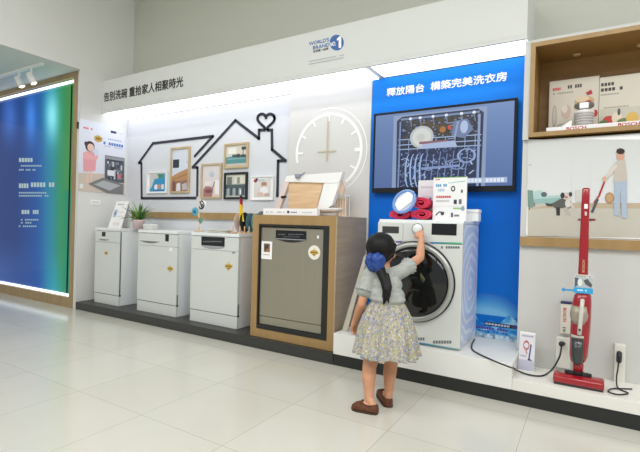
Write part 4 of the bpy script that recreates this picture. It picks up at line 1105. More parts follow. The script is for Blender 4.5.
# food processor
y6 = 3.3; c = at(583.5, 128, y6); fz_ = zt5 + .0005; fpz = thing('food_processor', 'grey salad spinner style food processor with white lid in the oak niche', 'food processor', (c.x, y6, fz_))
pcn = Vector((c.x, y6, fz_)); rr_ = (at(593, 120, y6).x - at(573, 120, y6).x) / 2
mg = mat('processor_bowl', (176, 172, 166), .25, alpha=1)
obj('bowl', lathe(BM(), [(.001, 0), (rr_ * .85, 0), (rr_ * .9, .01), (rr_, .08), (rr_ * 1.02, .084), (rr_ * .95, .084), (rr_ * .8, .02), (.001, .015)], pcn, EZ, 40), mg, fpz)
bm = BM()
for k in range(4): lathe(bm, [(rr_ * (.935 + .02 * k) + .0015, .018 + .017 * k), (rr_ * (.94 + .02 * k) + .003, .021 + .017 * k), (rr_ * (.945 + .02 * k) + .0015, .024 + .017 * k)], pcn, EZ, 40)
obj('bowl_band', bm, mat('processor_band', (206, 204, 200), .3), fpz)
obj('lid', lathe(BM(), [(rr_ * 1.0, .085), (rr_ * 1.04, .088), (rr_ * 1.03, .098), (rr_ * .8, .106), (rr_ * .55, .108), (.001, .109)], pcn, EZ, 40), mat('lid_white', (232, 230, 226), .35), fpz)
obj('drive_column', lathe(BM(), [(rr_ * .42, .107), (rr_ * .4, .118), (rr_ * .8, .122), (rr_ * 1.0, .128), (rr_ * 1.02, .142), (rr_ * .96, .15), (.001, .152)], pcn, EZ, 32), mat('processor_top', (120, 118, 116), .3), fpz)
obj('column_front', box(c.x - .025, c.x + .025, y6 - rr_ * 1.06, y6 - rr_ * .5, fz_ + .11, fz_ + .146, .004), M_WHITE, fpz)

# large poster
pz0, pz1 = 1.0, 1.618
ps = thing('vacuum_poster', 'large poster of a running dog and a person vacuuming a bright room', 'poster', (.3, YR - .004, pz0))
obj('board', box(-.352, 1.1, YR - .004, YR - .0005, pz0, pz1), M_PAPER, ps)
p = Print(py(YR - .0045), NF)
p.poly([(527.6, 139.5, (206, 208, 204)), (690, 139.5, (206, 208, 204)), (690, 207, (222, 224, 222)), (527.6, 207, (222, 224, 222))], (0, 0, 0))
p.poly([(527.6, 204), (690, 204), (690, 238.4), (527.6, 236)], (196, 192, 178)); p.poly([(527.6, 209), (560, 203), (690, 203), (690, 209), (560, 208)], (190, 172, 146))
p.rect(571, 150, 572, 203, (210, 212, 210)); p.rect(590, 150, 590.6, 203, (208, 210, 208)); p.rect(528.5, 164.4, 532, 165.4, (180, 182, 182))
p.poly([(527.6, 190), (533, 190.5), (534, 203), (533, 208), (527.6, 207)], (120, 150, 140)); p.poly([(534, 191.5), (541, 190), (543, 196), (561, 195), (562, 201), (534, 203)], (176, 206, 200)); p.poly([(534, 199), (562, 197.5), (562, 203), (534, 204)], (150, 184, 178)); p.ell(544, 194.5, 3, 2.6, (90, 106, 110)); p.rect(529, 207, 530, 210, (120, 100, 80)); p.rect(534, 203, 535, 206.5, (120, 100, 80))
# dog
p.poly([(547, 205), (553, 203), (560, 199), (566, 198), (571, 201), (572, 206), (568, 209), (561, 208), (557, 209), (552, 206)], (92, 92, 88)); p.poly([(545, 203), (552, 204), (552, 206.5), (547, 206)], (70, 70, 68)); p.ell(567, 196, 5.2, 3.8, (206, 200, 190)); p.ell(562.6, 195.5, 2.2, 3, (60, 60, 58)); p.ell(570.5, 194.3, 1.8, 2.4, (70, 70, 68)); p.ell(566.3, 197.2, 1.6, 1.2, (190, 110, 96))
p.poly([(556, 208), (560, 207), (560, 215.5), (556.5, 215.5)], (56, 54, 52)); p.poly([(563, 208), (567, 207), (571, 215), (568.5, 216)], (186, 180, 170)); p.poly([(569, 204), (572, 203), (575, 208), (573, 209)], (206, 200, 192)); p.ell(568, 203.5, 3, 4, (214, 208, 200))
# vacuum and person in the poster
p.line([(604.5, 181.5), (599, 196), (594, 203)], 1.8, (176, 40, 56)); p.line([(597.8, 199), (591.8, 212.5)], 2.6, (80, 84, 92)); p.poly([(578, 218.8), (595, 218.8), (595, 220.6), (578, 220.6)], (140, 60, 62)); p.ell(587, 219.7, 9, 1.2, (130, 50, 54))
p.ell(609.5, 198, 4.5, 5.6, (176, 136, 96)); p.ell(609.5, 198, 3, 4, (196, 158, 116)); p.rect(575.5, 190, 583.5, 202, (208, 206, 196))
p.ell(620.5, 155.5, 4, 5.8, (206, 160, 136)); p.ell(620.5, 151.4, 4.2, 3, (60, 46, 40)); p.poly([(614, 164), (619, 160), (625, 160), (627, 181), (614, 182)], (196, 186, 174)); p.poly([(614, 164), (617.5, 166), (612, 174), (606, 180), (603.5, 178), (610, 170)], (212, 202, 192)); p.ell(604.5, 179, 2.2, 2.6, (214, 172, 140))
p.poly([(614.5, 182), (627, 181), (627, 218), (622, 218), (620.5, 190), (619.5, 216), (614, 215)], (172, 186, 202))
p.build('poster_print', M_GLOSSP, ps)
st_ = BM(); bx(st_, -.386, 1.1, YR - .028, YR - .001, .933, .992, .002); struct('trim_2', st_, M_WOOD)

# ------------------------------------------------------------------ upright vacuum cleaner
SZ = .1505; VY = 2.97
vc = thing('upright_vacuum', 'red upright stick vacuum cleaner standing on the low white shelf', 'vacuum cleaner', (-.03, VY, SZ))
hl, hr = at(553, 381, VY - .05), at(604.3, 388, VY - .05); hx0, hx1 = hl.x, hr.x; hcx = (hx0 + hx1) / 2
bm = BM(); loft(bm, [sring((x, VY - .01, SZ + .03), .055 * s, .028 * s, 3, 28, Vector((0, 1, 0)), EZ) for x, s in [(hx0, .82), (hx0 + .006, .98), (hx0 + .012, 1), (hx1 - .012, 1), (hx1 - .006, .98), (hx1, .82)]]); hd = obj('floor_head', bm, M_RED, vc)
obj('head_base', box(hx0 + .004, hx1 - .004, VY - .06, VY + .042, SZ, SZ + .012, .003), M_DARK, hd)
vx = at(578, 372, VY).x
bm = BM(); cone(bm, (vx - .05, VY + .0, SZ + .062), (vx + .05, VY, SZ + .062), .016, .016, 16); chain(bm, [((vx, VY, SZ + .06), .03), ((vx, VY, SZ + .1), .024)], 14); bx(bm, vx - .068, vx - .05, VY - .01, VY + .012, SZ + .05, SZ + .075, .004); bx(bm, vx + .05, vx + .068, VY - .01, VY + .012, SZ + .05, SZ + .075, .004); obj('pivot_joint', bm, M_DARK, vc)
zn = [at(577, q, VY).z for q in (373, 363, 350, 335, 318, 300, 293, 286, 273)]
obj('neck', loft(BM(), [sring((vx, VY, z), a_, .03, 3, 28) for z, a_ in [(SZ + .085, .026), (zn[1] - .01, .028), (zn[1] + .005, .024)]]), M_RED, vc)
vb = at(578, 330, VY).x; z0v = zn[1]; ztv = at(581, 292.5, VY).z
obj('motor_body', loft(BM(), [sring((vb + .003 * k, VY, z0v + (ztv - z0v) * f), a_, b_, 2.6, 36) for k, (f, a_, b_) in enumerate([(0, .024, .028), (.04, .038, .04), (.12, .046, .048), (.35, .049, .055), (.6, .051, .058), (.85, .049, .055), (.96, .043, .048), (1, .034, .038)])]), M_RED, vc)
zc0, zc1 = at(578, 359.5, VY).z, at(578, 336, VY).z
obj('dust_container', loft(BM(), [sring((vb + .002, VY - .022, z), a_, .042, 2.4, 30) for z, a_ in [(zc0 - .012, .02), (zc0, .028), (zc0 + .03, .034), (zc1, .036)]]), mat('smoked_plastic', (58, 60, 58), .15), vc)
obj('container_lid', loft(BM(), [sring((vb + .002, VY - .022, z), .037, .043, 2.4, 30) for z in (zc1 + .0005, zc1 + .014)]), mat('silver_plastic', (196, 192, 182), .35), vc)
zg0, zg1 = at(580, 323, VY).z, at(580, 305, VY).z
obj('side_grille', loft(BM(), [sring((vb + .006, VY - .016, z), a_, .048, 2.6, 30) for z, a_ in [(zg0, .034), (zg0 + .03, .0475), ((zg0 + zg1) / 2, .0495), (zg1, .043)]]), mat('grille_grey', (166, 156, 138), .4, .3), vc)
zh0, zh1 = at(580, 332, VY).z, at(582, 298.5, VY).z; hxv = vb + .012
obj('hand_grip', tube(BM(), [(hxv - .004, VY - .066, zh0), (hxv - .002, VY - .088, zh0 + .045), (hxv + .004, VY - .09, zh1 - .04), (hxv + .006, VY - .058, zh1)], .011, 12), mat('grip_silver', (206, 202, 192), .3), vc)
panel = BM(); cone(panel, (hxv - .003, VY - .086, zh0 + .03), (hxv - .003, VY - .101, zh0 + .03), .006, .006, 12); obj('power_button', panel, M_DARK, vc)
c0_, c1_ = at(582.3, 293, VY), at(586, 188, VY)
obj('handle_column', loft(BM(), [sring((c0_.x + (c1_.x - c0_.x) * f, VY, c0_.z - .01 + (c1_.z - c0_.z + .01) * f), a_, b_, 3, 28) for f, a_, b_ in [(0, .03, .028), (.1, .0255, .022), (.5, .023, .02), (.85, .0205, .018), (.985, .0195, .017), (1, .016, .013)]]), M_RED, vc)
cx_, cz_ = at(586, 207, VY).x, at(586, 207, VY).z
obj('slide_switch', box(cx_ - .009, cx_ + .009, VY - .024, VY - .014, cz_ - .012, cz_ + .016, .004), M_WHITE, vc)
obj('label_plate', box(cx_ - .005, cx_ + .005, VY - .0215, VY - .014, cz_ - .05, cz_ - .028, .001), mat('label_silver', (220, 200, 200), .4), vc)
l_ = at(583.4, 272, VY); txt('lettering', 'BOSCH', (l_.x + .006, VY - .0235, l_.z + .0), EZ, -EX, .07, .012, mat('lettering_gold', (214, 170, 130), .4), vc)
# tag on the vacuum
tgv = thing('product_tag', 'white and blue product tag hanging around the vacuum cleaner column', 'tag', at(583, 290, VY - .05))
a, b2 = at(573.5, 292.5, VY - .045), at(593.5, 275.5, VY - .045)
obj('card', box(a.x, b2.x, VY - .047, VY - .044, a.z, b2.z), M_PAPER, tgv)
p = Print(uvmap((a.x, VY - .0475, b2.z), (b2.x - a.x, 0, 0), (0, 0, a.z - b2.z)), NF); p.rect(0, 0, 1, 1, (206, 206, 196)); p.textrow(.1, .05, .9, .12, (150, 150, 140), R, 6); p.rect(.03, .16, .97, .7, (176, 186, 190)); p.poly([(.05, .16), (.25, .2), (.2, .6), (.05, .7)], (80, 96, 110)); p.ell(.32, .42, .12, .2, (226, 226, 220)); p.poly([(.5, .3), (.7, .2), (.95, .5), (.9, .66), (.6, .5)], (84, 84, 84)); p.rect(0, .7, 1, 1, (50, 160, 212)); p.textrow(.1, .8, .7, .88, (220, 240, 250), R, 6); p.build('tag_print', M_PRINT, tgv)
bm = BM(); q0, q1 = at(563.5, 289.8, VY - .045), at(574, 290.6, VY - .045); bx(bm, q0.x, a.x, VY - .047, VY - .044, q1.z - .004, q1.z + .006); ball(bm, (q0.x, VY - .0455, q1.z + .001), (.01, .003, .011), 10); obj('blue_strap', bm, mat('strap_blue', (50, 150, 206), .4), tgv)
obj('cord_loop', tube(BM(), [((a.x + b2.x) / 2 - .03, VY - .044, b2.z), ((a.x + b2.x) / 2 - .03, VY + .02, b2.z + .012), ((a.x + b2.x) / 2, VY + .03, b2.z + .014), ((a.x + b2.x) / 2 + .03, VY + .02, b2.z + .012), ((a.x + b2.x) / 2 + .03, VY - .044, b2.z)], .0015, 6), M_WHITE, tgv)
# nozzle box leaning behind, vertical lettering
y7 = 3.16; a, b2 = at(560, 333, y7), at(570.5, 304.5, y7)
nb = thing('accessory_box', 'narrow cream accessory box with red lettering behind the vacuum cleaner', 'box', ((a.x + b2.x) / 2, y7, a.z))
obj('carton', box(a.x, b2.x + .01, y7, YR - .002, a.z, b2.z, .002), mat('cream_carton', (222, 218, 204), .5), nb); obj('blue_cap', box(a.x - .002, b2.x + .012, y7 - .002, YR - .002, b2.z, b2.z + .014, .002), mat('navy', (44, 50, 92), .4), nb)
txt('lettering', 'BOSCH', (a.x + .014, y7 - .001, b2.z - .025), -EZ, EX, .085, .017, M_RL, nb)
p = Print(uvmap((a.x, y7 - .0006, b2.z), (b2.x - a.x + .01, 0, 0), (0, 0, a.z - b2.z)), NF); p.textrow(.25, .85, .5, .95, (90, 150, 110), R, 2); p.rect(.2, .78, .5, .82, (120, 120, 116)); p.build('carton_print', M_PRINT, nb)
# outlets
def outlet(l, r, b_, t, lab):
    a, c = at(l, b_, YR - .03), at(r, t, YR - .03); o = thing('wall_outlet', lab, 'outlet', ((a.x + c.x) / 2, YR, a.z))
    obj('plate', box(a.x, c.x, YR - .032, YR - .001, a.z, c.z, .006), mat('outlet_white', (228, 226, 214), .4), o); return o, a, c
y8 = YR - .032
o1, a1_, c1_2 = outlet(555.5, 571, 367, 338.5, 'white power outlet box on the wall left of the vacuum cleaner')
# the accessory box rests on the outlet box
o2, a2_, c2_2 = outlet(613.5, 626, 383, 345, 'white power outlet box on the wall right of the vacuum cleaner')
M_CORD = mat('black_cord', (34, 34, 36), .45)
def cord(pts, lab, r, plug, name='power_cord'):
    t = thing(name, lab, 'cord', pts[0])
    obj('cable', tube(BM(), pts, r, 8, 8), M_CORD, t)
    obj('plug', chain(BM(), plug, 12), M_CORD, t)
pl0 = at(561.5, 343.5, y8 - .02)
zf = SZ + .006; zs = .2375 + .006
c_pts = [(-.68, 3.3, zs), (-.66, 3.12, zs), tuple(atz(474, 351, zs)), tuple(atz(492, 360, zs)), tuple(atz(508, 366.5, zs + .001)), (-.362, 2.9, .2), tuple(atz(517, 370.5, zf + .01)), tuple(atz(530, 375, zf)), tuple(atz(543, 375.5, zf)), tuple(atz(552, 369.5, zf + .002)), tuple(at(559, 358, 3.1)), (pl0.x, y8 - .045, pl0.z - .03), (pl0.x, y8 - .03, pl0.z)]
cord(c_pts, 'black power cord running from the washing machine to the left outlet', .005, [(Vector((pl0.x, y8 - .032, pl0.z)), .016), (Vector((pl0.x + .01, y8 - .012, pl0.z)), .012)])
pl1 = at(619, 357, y8 - .02); 
c2 = [(pl1.x, y8 - .03, pl1.z), tuple(at(618, 368, y8 - .03)), tuple(at(616.5, 378, y8 - .04)), tuple(atz(618, 388, zf)), tuple(atz(628, 393, zf)), tuple(atz(618, 394.5, zf)), tuple(atz(608.5, 391.5, zf)), tuple(atz(613, 388.6, zf)), tuple(atz(632, 389, zf))]
cord(c2, 'thin dark cord coiled below the right outlet beside the vacuum head', .004, [(Vector((pl1.x, y8 - .034, pl1.z + .025)), .014), (Vector((pl1.x, y8 - .03, pl1.z - .02)), .014), (Vector((pl1.x, y8 - .012, pl1.z)), .012)], 'charger_cord')
# acrylic card stand
y9 = 3.06; a, b2 = at(516.8, 367, y9), at(534.8, 335, y9)
cs = thing('card_stand', 'clear standing card with a dog and vacuum picture on the low white shelf', 'card stand', ((a.x + b2.x) / 2, y9, SZ))
a.x = max(a.x, -.36)
tl = .05
bm = BM(); prism(bm, [(a.x, y9, SZ), (b2.x, y9, SZ), (b2.x, y9 + tl, b2.z), (a.x, y9 + tl, b2.z)], (0, .004, 0)); obj('card', bm, M_PAPER, cs)
p = Print(lambda u, v: Vector((a.x + (b2.x - a.x) * u, y9 + tl * (1 - v) - .0008, b2.z + (SZ - b2.z) * v)), (0, -.96, .25))
p.rect(.02, .02, .98, .98, (222, 220, 226)); p.textrow(.15, .08, .9, .12, (150, 150, 160), R, 7); p.ring(.45, .34, .2, .13, .06, (190, 110, 100)); p.line([(.4, .42), (.52, .56)], .08, (190, 150, 140)); p.line([(.75, .3), (.66, .68)], .09, (70, 84, 130)); p.poly([(.6, .66), (.85, .7), (.8, .76), (.58, .72)], (60, 66, 100)); p.grad(.02, .72, .98, .98, (190, 190, 204), (176, 178, 196)); p.rect(.02, .02, .98, .05, (238, 238, 236)); p.textrow(.1, .6, .5, .64, (170, 170, 186), R, 5)
p.build('card_print', M_GLOSSP, cs)
obj('foot', box(a.x, b2.x, y9 + .004, y9 + .09, SZ, SZ + .003), mat('clear_acrylic', (216, 216, 216), .1), cs)

# ------------------------------------------------------------------ the girl
M_SKIN = noise_mat('skin', (198, 142, 106), (208, 152, 118), (9, 9, 9), .55, 2)
Fd = Vector((.18, .98, 0)).normalized(); Rd = Vector((Fd.y, -Fd.x, 0))   # head facing / its right
Fb = Vector((.06, 1, 0)).normalized(); Rb = Vector((Fb.y, -Fb.x, 0))
hc_ = at(382, 249.5, 2.545)
neck = at(385, 270, 2.515); chest = at(386, 284, 2.485); waist = at(387, 304, 2.45); pel = at(386, 322, 2.42)
MH = Matrix((Rd, Fd, EZ)).transposed()
body = BM()
ball(body, hc_ + EZ * .008, (.074, .086, .082), 24, MH); ball(body, hc_ + Fd * .022 - EZ * .035, (.058, .062, .058), 20, MH)   # skull, jaw
ball(body, hc_ + Fd * .086 - EZ * .026, (.0105, .013, .013), 12, MH); chain(body, [(hc_ + Fd * .082 + EZ * .0, .006), (hc_ + Fd * .093 - EZ * .028, .0085)], 10)  # nose
ball(body, hc_ + Fd * .075 - EZ * .052, (.02, .01, .009), 12, MH); ball(body, hc_ + Fd * .072 - EZ * .076, (.018, .014, .014), 12, MH)
for s in (-1, 1):
    ball(body, hc_ + Rd * s * .075 - EZ * .016 + Fd * .0, (.009, .017, .024), 12, MH)
    ball(body, hc_ + Rd * s * .036 + Fd * .064 - EZ * .036, (.022, .02, .022), 12, MH)
chain(body, [(hc_ - EZ * .05, .042), (neck, .036), (neck + (chest - neck) * .4, .045)])
shR, shL = at(402, 271, 2.53), at(369.5, 274, 2.455)
chain(body, [(shL, .034), (neck + (chest - neck) * .5, .05), (shR, .034)])
for p_, a_, b_ in ((chest, .085, .062), ((chest + waist) / 2, .084, .062), (waist, .078, .062), (pel, .094, .075)): ball(body, p_, (a_, b_, .06), 20, Matrix((Rb, Fb, EZ)).transposed())
# legs
anL, anR = at(369, 398, 2.275), at(388.5, 392, 2.425)
knL, knR = at(369.5, 366, 2.31), at(391, 363, 2.435); hpL, hpR = at(377, 332, 2.38), at(395, 332, 2.44)
hlL = atz(373.5, 409.5, .02); hlR = atz(388, 402.5, .02)
tL, tR = atz(353.5, 406, .016), atz(380.5, 391.5, .016)
for hp_, kn_, an_, he_, to_ in ((hpL, knL, anL, hlL, tL), (hpR, knR, anR, hlR, tR)):
    cf = kn_ + (an_ - kn_) * .35 - Fb * .006
    chain(body, [(hp_, .066), (hp_ + (kn_ - hp_) * .5, .054), (kn_, .04), (cf, .0395), (kn_ + (an_ - kn_) * .75, .029), (an_, .0255), (he_ + EZ * .012, .021)], 18)
    chain(body, [(he_ + EZ * .008, .022), (he_ + (to_ - he_) * .5 + EZ * .012, .023), (he_ + (to_ - he_) * .72 + EZ * .008, .015)])


def hand(wrist, palm, fdir, nrm, side, curl, size=1.0, spread=.16):
    """palm and five fingers; fdir along fingers, nrm towards what the palm faces, side = thumb side"""
    fdir = fdir.normalized(); side = (side - fdir * side.dot(fdir)).normalized(); nrm = fdir.cross(side) if fdir.cross(side).dot(nrm) > 0 else side.cross(fdir)
    k = size
    kn = []
    chain(body, [(wrist, .019 * k), (palm - fdir * .018 * k, .018 * k)])
    for i, o in enumerate((.021, .0075, -.006, -.019)):
        q = palm + fdir * (.016 - .003 * abs(i - 1.3)) * k + side * o * k; kn.append(q)
        chain(body, [(palm - fdir * .022 * k + side * o * .6 * k, .0125 * k), (q, .0095 * k)], 12)
    for i, (q, L) in enumerate(zip(kn, (.044, .05, .046, .036))):
        d = (fdir + side * spread * (1 - i * .66)).normalized(); pts = [(q, .0078 * k)]; cur = q; ang = curl * .35
        for j, f in enumerate((.42, .32, .26)):
            ang += curl * (.5 + .15 * j) * (1 + .08 * i); cur = cur + (d * cos(ang) + nrm * sin(ang)) * L * f * k; pts.append((cur, (.0072, .0066, .0058)[j] * k))
        chain(body, pts, 12)
    b0 = palm - fdir * .016 * k + side * .016 * k
    td = (side * .8 + fdir * .55 + nrm * .35).normalized(); t1 = b0 + td * .02 * k; td2 = (side * .35 + fdir * .8 + nrm * .45).normalized(); t2 = t1 + td2 * .017 * k; t3 = t2 + (td2 + nrm * .4 * curl).normalized() * .013 * k
    chain(body, [(b0, .0125 * k), (t1, .0095 * k), (t2, .0082 * k), (t3, .0066 * k)], 12)


elR, wrR = at(420, 257.5, 2.70), at(421.3, 240, 2.83)
chain(body, [(shR, .033), (shR + (elR - shR) * .5, .029), (elR, .0265), (elR + (wrR - elR) * .3, .0275), (wrR, .0195)], 16)
pR = at(419.8, 234.2, 2.862)
hand(wrR, pR, at(418, 228.5, 2.885) - pR, Vector((0, 1, -.2)), -EX, .75, 1.0)
elL, wrL = at(361.5, 304, 2.40), at(355, 320.5, 2.44)
chain(body, [(shL, .033), (shL + (elL - shL) * .5, .0295), (elL, .0265), (elL + (wrL - elL) * .3, .0265), (wrL, .019)], 16)
pL = at(353.8, 326.5, 2.455)
hand(wrL, pL, at(353, 335, 2.475) - pL, Vector((1, -.1, 0)), Vector((.2, 1, 0)), .5, 1.0)
girl = obj('person', remesh(body, .0036, 3), M_SKIN)
tag(girl, 'small girl in a floral skirt seen from behind, touching the washing machine dial', 'person')
MDK = mat('eye_dark', (40, 26, 20), .15)
for s in (-1, 1):
    e0 = hc_ + Rd * s * .03 + Fd * .0745 - EZ * .008; ey = obj('eye', ball(BM(), e0, (.012, .0085, .008), 14, MH), mat('eye_white', (240, 238, 232), .2), girl)
    obj('iris', ball(BM(), e0 + Fd * .0045, (.0062, .0048, .0064), 12, MH), MDK, ey)
    obj('eyebrow', tube(BM(), [e0 + Rd * s * -.012 + EZ * .0165 + Fd * .003, e0 + EZ * .02 + Fd * .004, e0 + Rd * s * .013 + EZ * .016 - Fd * .005], .0022, 6), mat('brow', (46, 34, 28), .7), girl)
obj('mouth', tube(BM(), [hc_ + Fd * .08 - EZ * .0525 - Rd * .017, hc_ + Fd * .086 - EZ * .0545, hc_ + Fd * .08 - EZ * .0525 + Rd * .017], .0034, 8), mat('lips', (190, 96, 92), .4), girl)
# hair
M_HAIR = noise_mat('black_hair', (9, 7, 7), (18, 14, 13), (90, 90, 6), .55, 3, bump=.3); M_HAIR.node_tree.nodes['Principled BSDF'].inputs['Specular IOR Level'].default_value = .3
hair = BM()
ball(hair, hc_ + EZ * .016 - Fd * .016, (.09, .0955, .092), 28, MH)
ball(hair, hc_ - Fd * .036 - EZ * .03, (.078, .066, .062), 24, MH)
ball(hair, hc_ - Fd * .045 - EZ * .055, (.05, .042, .04), 20, MH)
for i in range(7):
    u = (i - 3) / 3; chain(hair, [(hc_ + Fd * (.025 + .02 * (1 - abs(u))) + Rd * u * .034 + EZ * .07, .02), (hc_ + Fd * (.066 - .03 * u * u) + Rd * u * .046 + EZ * (.04 - .016 * abs(u)), .012), (hc_ + Fd * (.08 - .032 * u * u) + Rd * u * .058 + EZ * (.016 - .01 * abs(u)), .007)], 12)
for s in (-1, 1): chain(hair, [(hc_ + Rd * s * .078 + Fd * .01 + EZ * .03, .018), (hc_ + Rd * s * .08 - Fd * .01 - EZ * .03, .014), (hc_ + Rd * s * .06 - Fd * .05 - EZ * .06, .014)], 12)
bowc = hc_ - Fd * .1 - EZ * .068 + Rd * .026
tail = [(bowc + Fd * .03, .026), (at(381, 272, 2.415), .029), (at(385, 281, 2.39), .029), (at(386.5, 290, 2.368), .024), (at(385.5, 297, 2.358), .016), (at(383.5, 304, 2.352), .005)]
chain(hair, tail, 16)
for k in range(7):
    t = (k - 3) * .006; chain(hair, [(at(382 + k * .9, 275, 2.4), .012), (at(385 + k * .9, 287, 2.37), .011), (at(382.5 + k * 1.2, 297 + (k % 3) * 3, 2.352), .004)], 10)
obj('hair', remesh(hair, .0042, 3), M_HAIR, girl)
# bow
M_BOW = noise_mat('blue_ribbon', (18, 56, 128), (30, 76, 152), (30, 30, 30), .5, 2)
Vb = (FW * -1).normalized(); bb = bowc - Fd * .012
Bx = (Rd * .95 - Fd * .3).normalized(); By = Bx.cross(EZ).normalized()
bow = None
MB_ = Matrix((Bx, By, EZ)).transposed()
knot = obj('hair_bow', ball(BM(), bb, (.017, .017, .02), 16, MB_), M_BOW, girl)
for s, tilt, sc_ in ((-1, .22, .82), (1, -.22, 1.08), (-1, -.5, .86), (1, .3, .86), (1, -.95, .8)):
    rings = []; n = 24; bm = BM(); dx_ = Bx * s * cos(tilt) + EZ * sin(tilt); up_ = EZ * cos(tilt) - Bx * s * sin(tilt)
    for f, hh_, dd_ in [(0, .012, .012), (.2, .036, .026), (.55, .054, .034), (.85, .054, .03), (1, .042, .014)]:
        cc = bb + dx_ * (.004 + .06 * f) * sc_ + By * (.006 if sc_ < 1 else 0)
        rings.append([cc + up_ * hh_ * sc_ * sin(2 * pi * i / n) + By * dd_ * cos(2 * pi * i / n) * (1 + .16 * sin(6 * pi * i / n)) for i in range(n)])
    loft(bm, rings); obj('loop', bm, M_BOW, knot)
for s in (-1, 1):
    bm = BM(); q0 = bb; q1 = bb + Bx * s * .05 - EZ * .055 - Fd * .004
    sd_ = (Bx + EZ * s * .5).normalized() * .02
    prism(bm, [q0 - sd_ * .4, q0 + sd_ * .4, q1 + sd_, q1 + (q1 - q0) * -.12, q1 - sd_], Fd * -.006); obj('ribbon_end', bm, M_BOW, knot)
# blouse: loose body with flutter sleeves
M_BLOUSE = noise_mat('grey_cotton', (158, 161, 154), (174, 177, 169), (40, 40, 40), .85, 3, bump=.45)
bl_ = BM(); MBd = Matrix((Rb, Fb, EZ)).transposed()
for p_, a_, b_, c_ in ((neck + (chest - neck) * .75, .088, .062, .04), (chest, .102, .078, .055), ((chest + waist) / 2 - Fb * .004, .113, .09, .055), (waist + EZ * .032, .112, .088, .036), (waist + EZ * .006, .097, .078, .02)): ball(bl_, p_, (a_, b_, c_), 24, MBd)
chain(bl_, [(neck + (chest - neck) * .35, .048), (neck + (chest - neck) * .8, .06)])
chain(bl_, [(neck + (chest - neck) * .6, .052), (shL, .043), (shL + (elL - shL) * .3, .05), (shL + (elL - shL) * .52, .056)], 18)
chain(bl_, [(neck + (chest - neck) * .6, .052), (shR, .043), (shR + (elR - shR) * .22, .045), (shR + (elR - shR) * .36, .048)], 18)
obj('blouse', remesh(bl_, .005, 4), M_BLOUSE, girl)


def ruffle(c, ax_, r, L, name):
    n = 72; u, w = frame_of(ax_); ax_ = ax_.normalized(); rings = []
    for f, rr_ in [(0, .78), (.35, .95), (.75, 1.08), (1, 1.14), (1, 1.1), (.6, .98), (0, .72)]:
        rings.append([c + ax_ * (f * L) + (u * cos(2 * pi * i / n) + w * sin(2 * pi * i / n)) * r * rr_ * (1 + .06 * f * sin(12 * 2 * pi * i / n)) for i in range(n)])
    obj(name, loft(BM(), rings, caps=False), M_BLOUSE, girl)


ruffle(shL + (elL - shL) * .34, elL - shL, .054, .042, 'sleeve_ruffle')
ruffle(shR + (elR - shR) * .2, elR - shR, .047, .035, 'sleeve_ruffle')
# skirt with gathered folds, floral print
ms = mat('floral_cotton', (222, 214, 190), .85)
nt = ms.node_tree; b = nt.nodes['Principled BSDF']; tc = nt.nodes.new('ShaderNodeTexCoord')
prev = None
def blot(scale, thr, c, seed):
    global prev
    v = nt.nodes.new('ShaderNodeTexVoronoi'); v.inputs['Scale'].default_value = scale; v.feature = 'F1'; v.inputs['Randomness'].default_value = 1
    mp = nt.nodes.new('ShaderNodeMapping'); mp.inputs['Location'].default_value = (seed, seed * .7, seed * 1.3); nzz = nt.nodes.new('ShaderNodeTexNoise'); nzz.inputs['Scale'].default_value = 60
    ad = nt.nodes.new('ShaderNodeMix'); ad.data_type = 'VECTOR'; ad.inputs[0].default_value = .02
    nt.links.new(tc.outputs['Object'], mp.inputs[0]); nt.links.new(mp.outputs[0], ad.inputs[4]); nt.links.new(nzz.outputs[1], ad.inputs[5]); nt.links.new(tc.outputs['Object'], nzz.inputs[0]); nt.links.new(ad.outputs[1], v.inputs[0])
    lt = nt.nodes.new('ShaderNodeMath'); lt.operation = 'LESS_THAN'; lt.inputs[1].default_value = thr; nt.links.new(v.outputs[0], lt.inputs[0])
    mx = nt.nodes.new('ShaderNodeMix'); mx.data_type = 'RGBA'; nt.links.new(lt.outputs[0], mx.inputs[0]); mx.inputs[7].default_value = lin(c)
    if prev is None: mx.inputs[6].default_value = lin((172, 167, 147))
    else: nt.links.new(prev.outputs[2], mx.inputs[6])
    prev = mx
blot(46, .42, (150, 152, 122), 3); blot(52, .36, (178, 168, 122), 9); blot(50, .4, (144, 147, 160), 17); blot(60, .3, (172, 146, 136), 23); blot(44, .3, (126, 131, 152), 31); blot(70, .26, (210, 204, 186), 41)
nt.links.new(prev.outputs[2], b.inputs['Base Color'])
w0 = at(387.5, 302.5, 2.452); h0 = at(386, 353.5, 2.385); n = 160; rings = []
for f, rx, ry, amp in [(-.02, .092, .074, .01), (0, .1, .08, .03), (.03, .104, .084, .05), (.12, .118, .098, .06), (.3, .14, .122, .065), (.55, .163, .146, .07), (.8, .175, .16, .075), (.97, .186, .171, .08), (1, .187, .172, .08), (1, .182, .167, .08), (.8, .17, .154, .075), (.4, .14, .125, .06), (.0, .09, .07, .03)]:
    c = w0 + (h0 - w0) * f; ring = []
    for i in range(n):
        t = 2 * pi * i / n; g = 1 + amp * (1.6 - .5 * f) * (sin(19 * t + 1.2 * sin(3 * t)) * .7 + .5 * sin(11 * t + 2 + f))
        ring.append(c + Rb * rx * cos(t) * g + Fb * ry * sin(t) * g + EZ * .006 * sin(5 * t) * max(f, 0))
    rings.append(ring)
obj('skirt', loft(BM(), rings, caps=False), ms, girl)
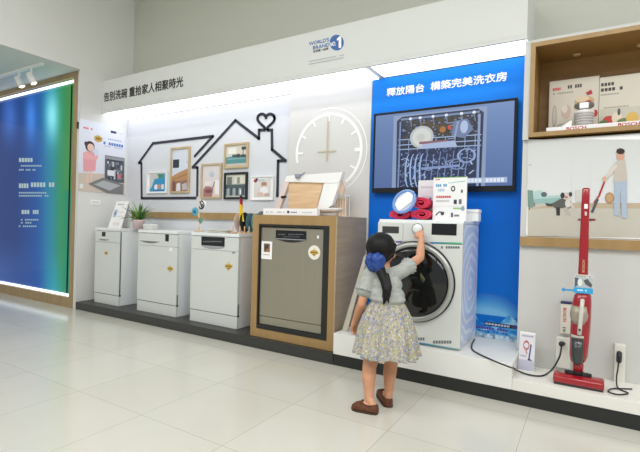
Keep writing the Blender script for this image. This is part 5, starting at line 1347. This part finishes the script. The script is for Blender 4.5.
# shoes
M_SHOE = noise_mat('brown_suede', (88, 50, 28), (104, 62, 37), (60, 60, 60), .8, 3, bump=.2)
for he_, to_, nm in ((hlL, tL, 'l'), (hlR, tR, 'r')):
    d = Vector((to_.x - he_.x, to_.y - he_.y, 0)); L = max(d.length + .036, .15); d.normalize(); sd_ = Vector((d.y, -d.x, 0)); st0 = Vector((he_.x, he_.y, 0)) - d * .026
    rings = []; n = 28
    for f, w, h in [(0, .016, .03), (.04, .024, .044), (.15, .03, .048), (.35, .031, .04), (.55, .034, .044), (.72, .036, .046), (.88, .03, .036), (.97, .018, .024), (1, .008, .014)]:
        c = st0 + d * L * f; ring = []
        for i in range(n):
            t = 2 * pi * i / n; x = cos(t); z = sin(t)
            ring.append(c + sd_ * w * math.copysign(abs(x) ** .75, x) + EZ * (h / 2 + .004 + (h / 2) * math.copysign(abs(z) ** (.55 if z < 0 else .9), z)))
        rings.append(ring)
    sh = obj('shoe', loft(BM(), rings), M_SHOE, girl)
    rings = []
    for h, s in [(0, .97), (.006, 1.03), (.009, 1.0)]:
        ring = []
        for f, w in [(0, .012), (.04, .025), (.2, .032), (.5, .034), (.75, .037), (.92, .028), (1, .008)]: ring.append((f, w))
        pts = [st0 + d * L * f + sd_ * w * s + EZ * h for f, w in ring] + [st0 + d * L * f - sd_ * w * s + EZ * h for f, w in ring[::-1]]
        rings.append(pts)
    obj('sole', loft(BM(), rings, smooth=False), mat('shoe_sole', (70, 44, 30), .7), sh)
    bc = st0 + d * L * .62 + EZ * .05; bm = BM()
    ball(bm, bc, .007, 10)
    for s in (-1, 1):
        ball(bm, bc + sd_ * s * .015 + EZ * .002, (.013, .008, .006), 12, Matrix((sd_, d, EZ)).transposed()); tube(bm, [bc, bc + sd_ * s * .012 - d * .014 - EZ * .002, bc + sd_ * s * .02 - d * .024 - EZ * .006], .003, 6)
    obj('shoe_bow', bm, M_SHOE, sh)
    tube_r = [st0 + d * L * (.1 + .22 * (1 - cos(t)) / 1) * 1 + sd_ * .026 * sin(t) + EZ * .045 for t in [2 * pi * i / 24 for i in range(25)]]
    obj('collar', tube(BM(), tube_r, .004, 8, 0), M_SHOE, sh)
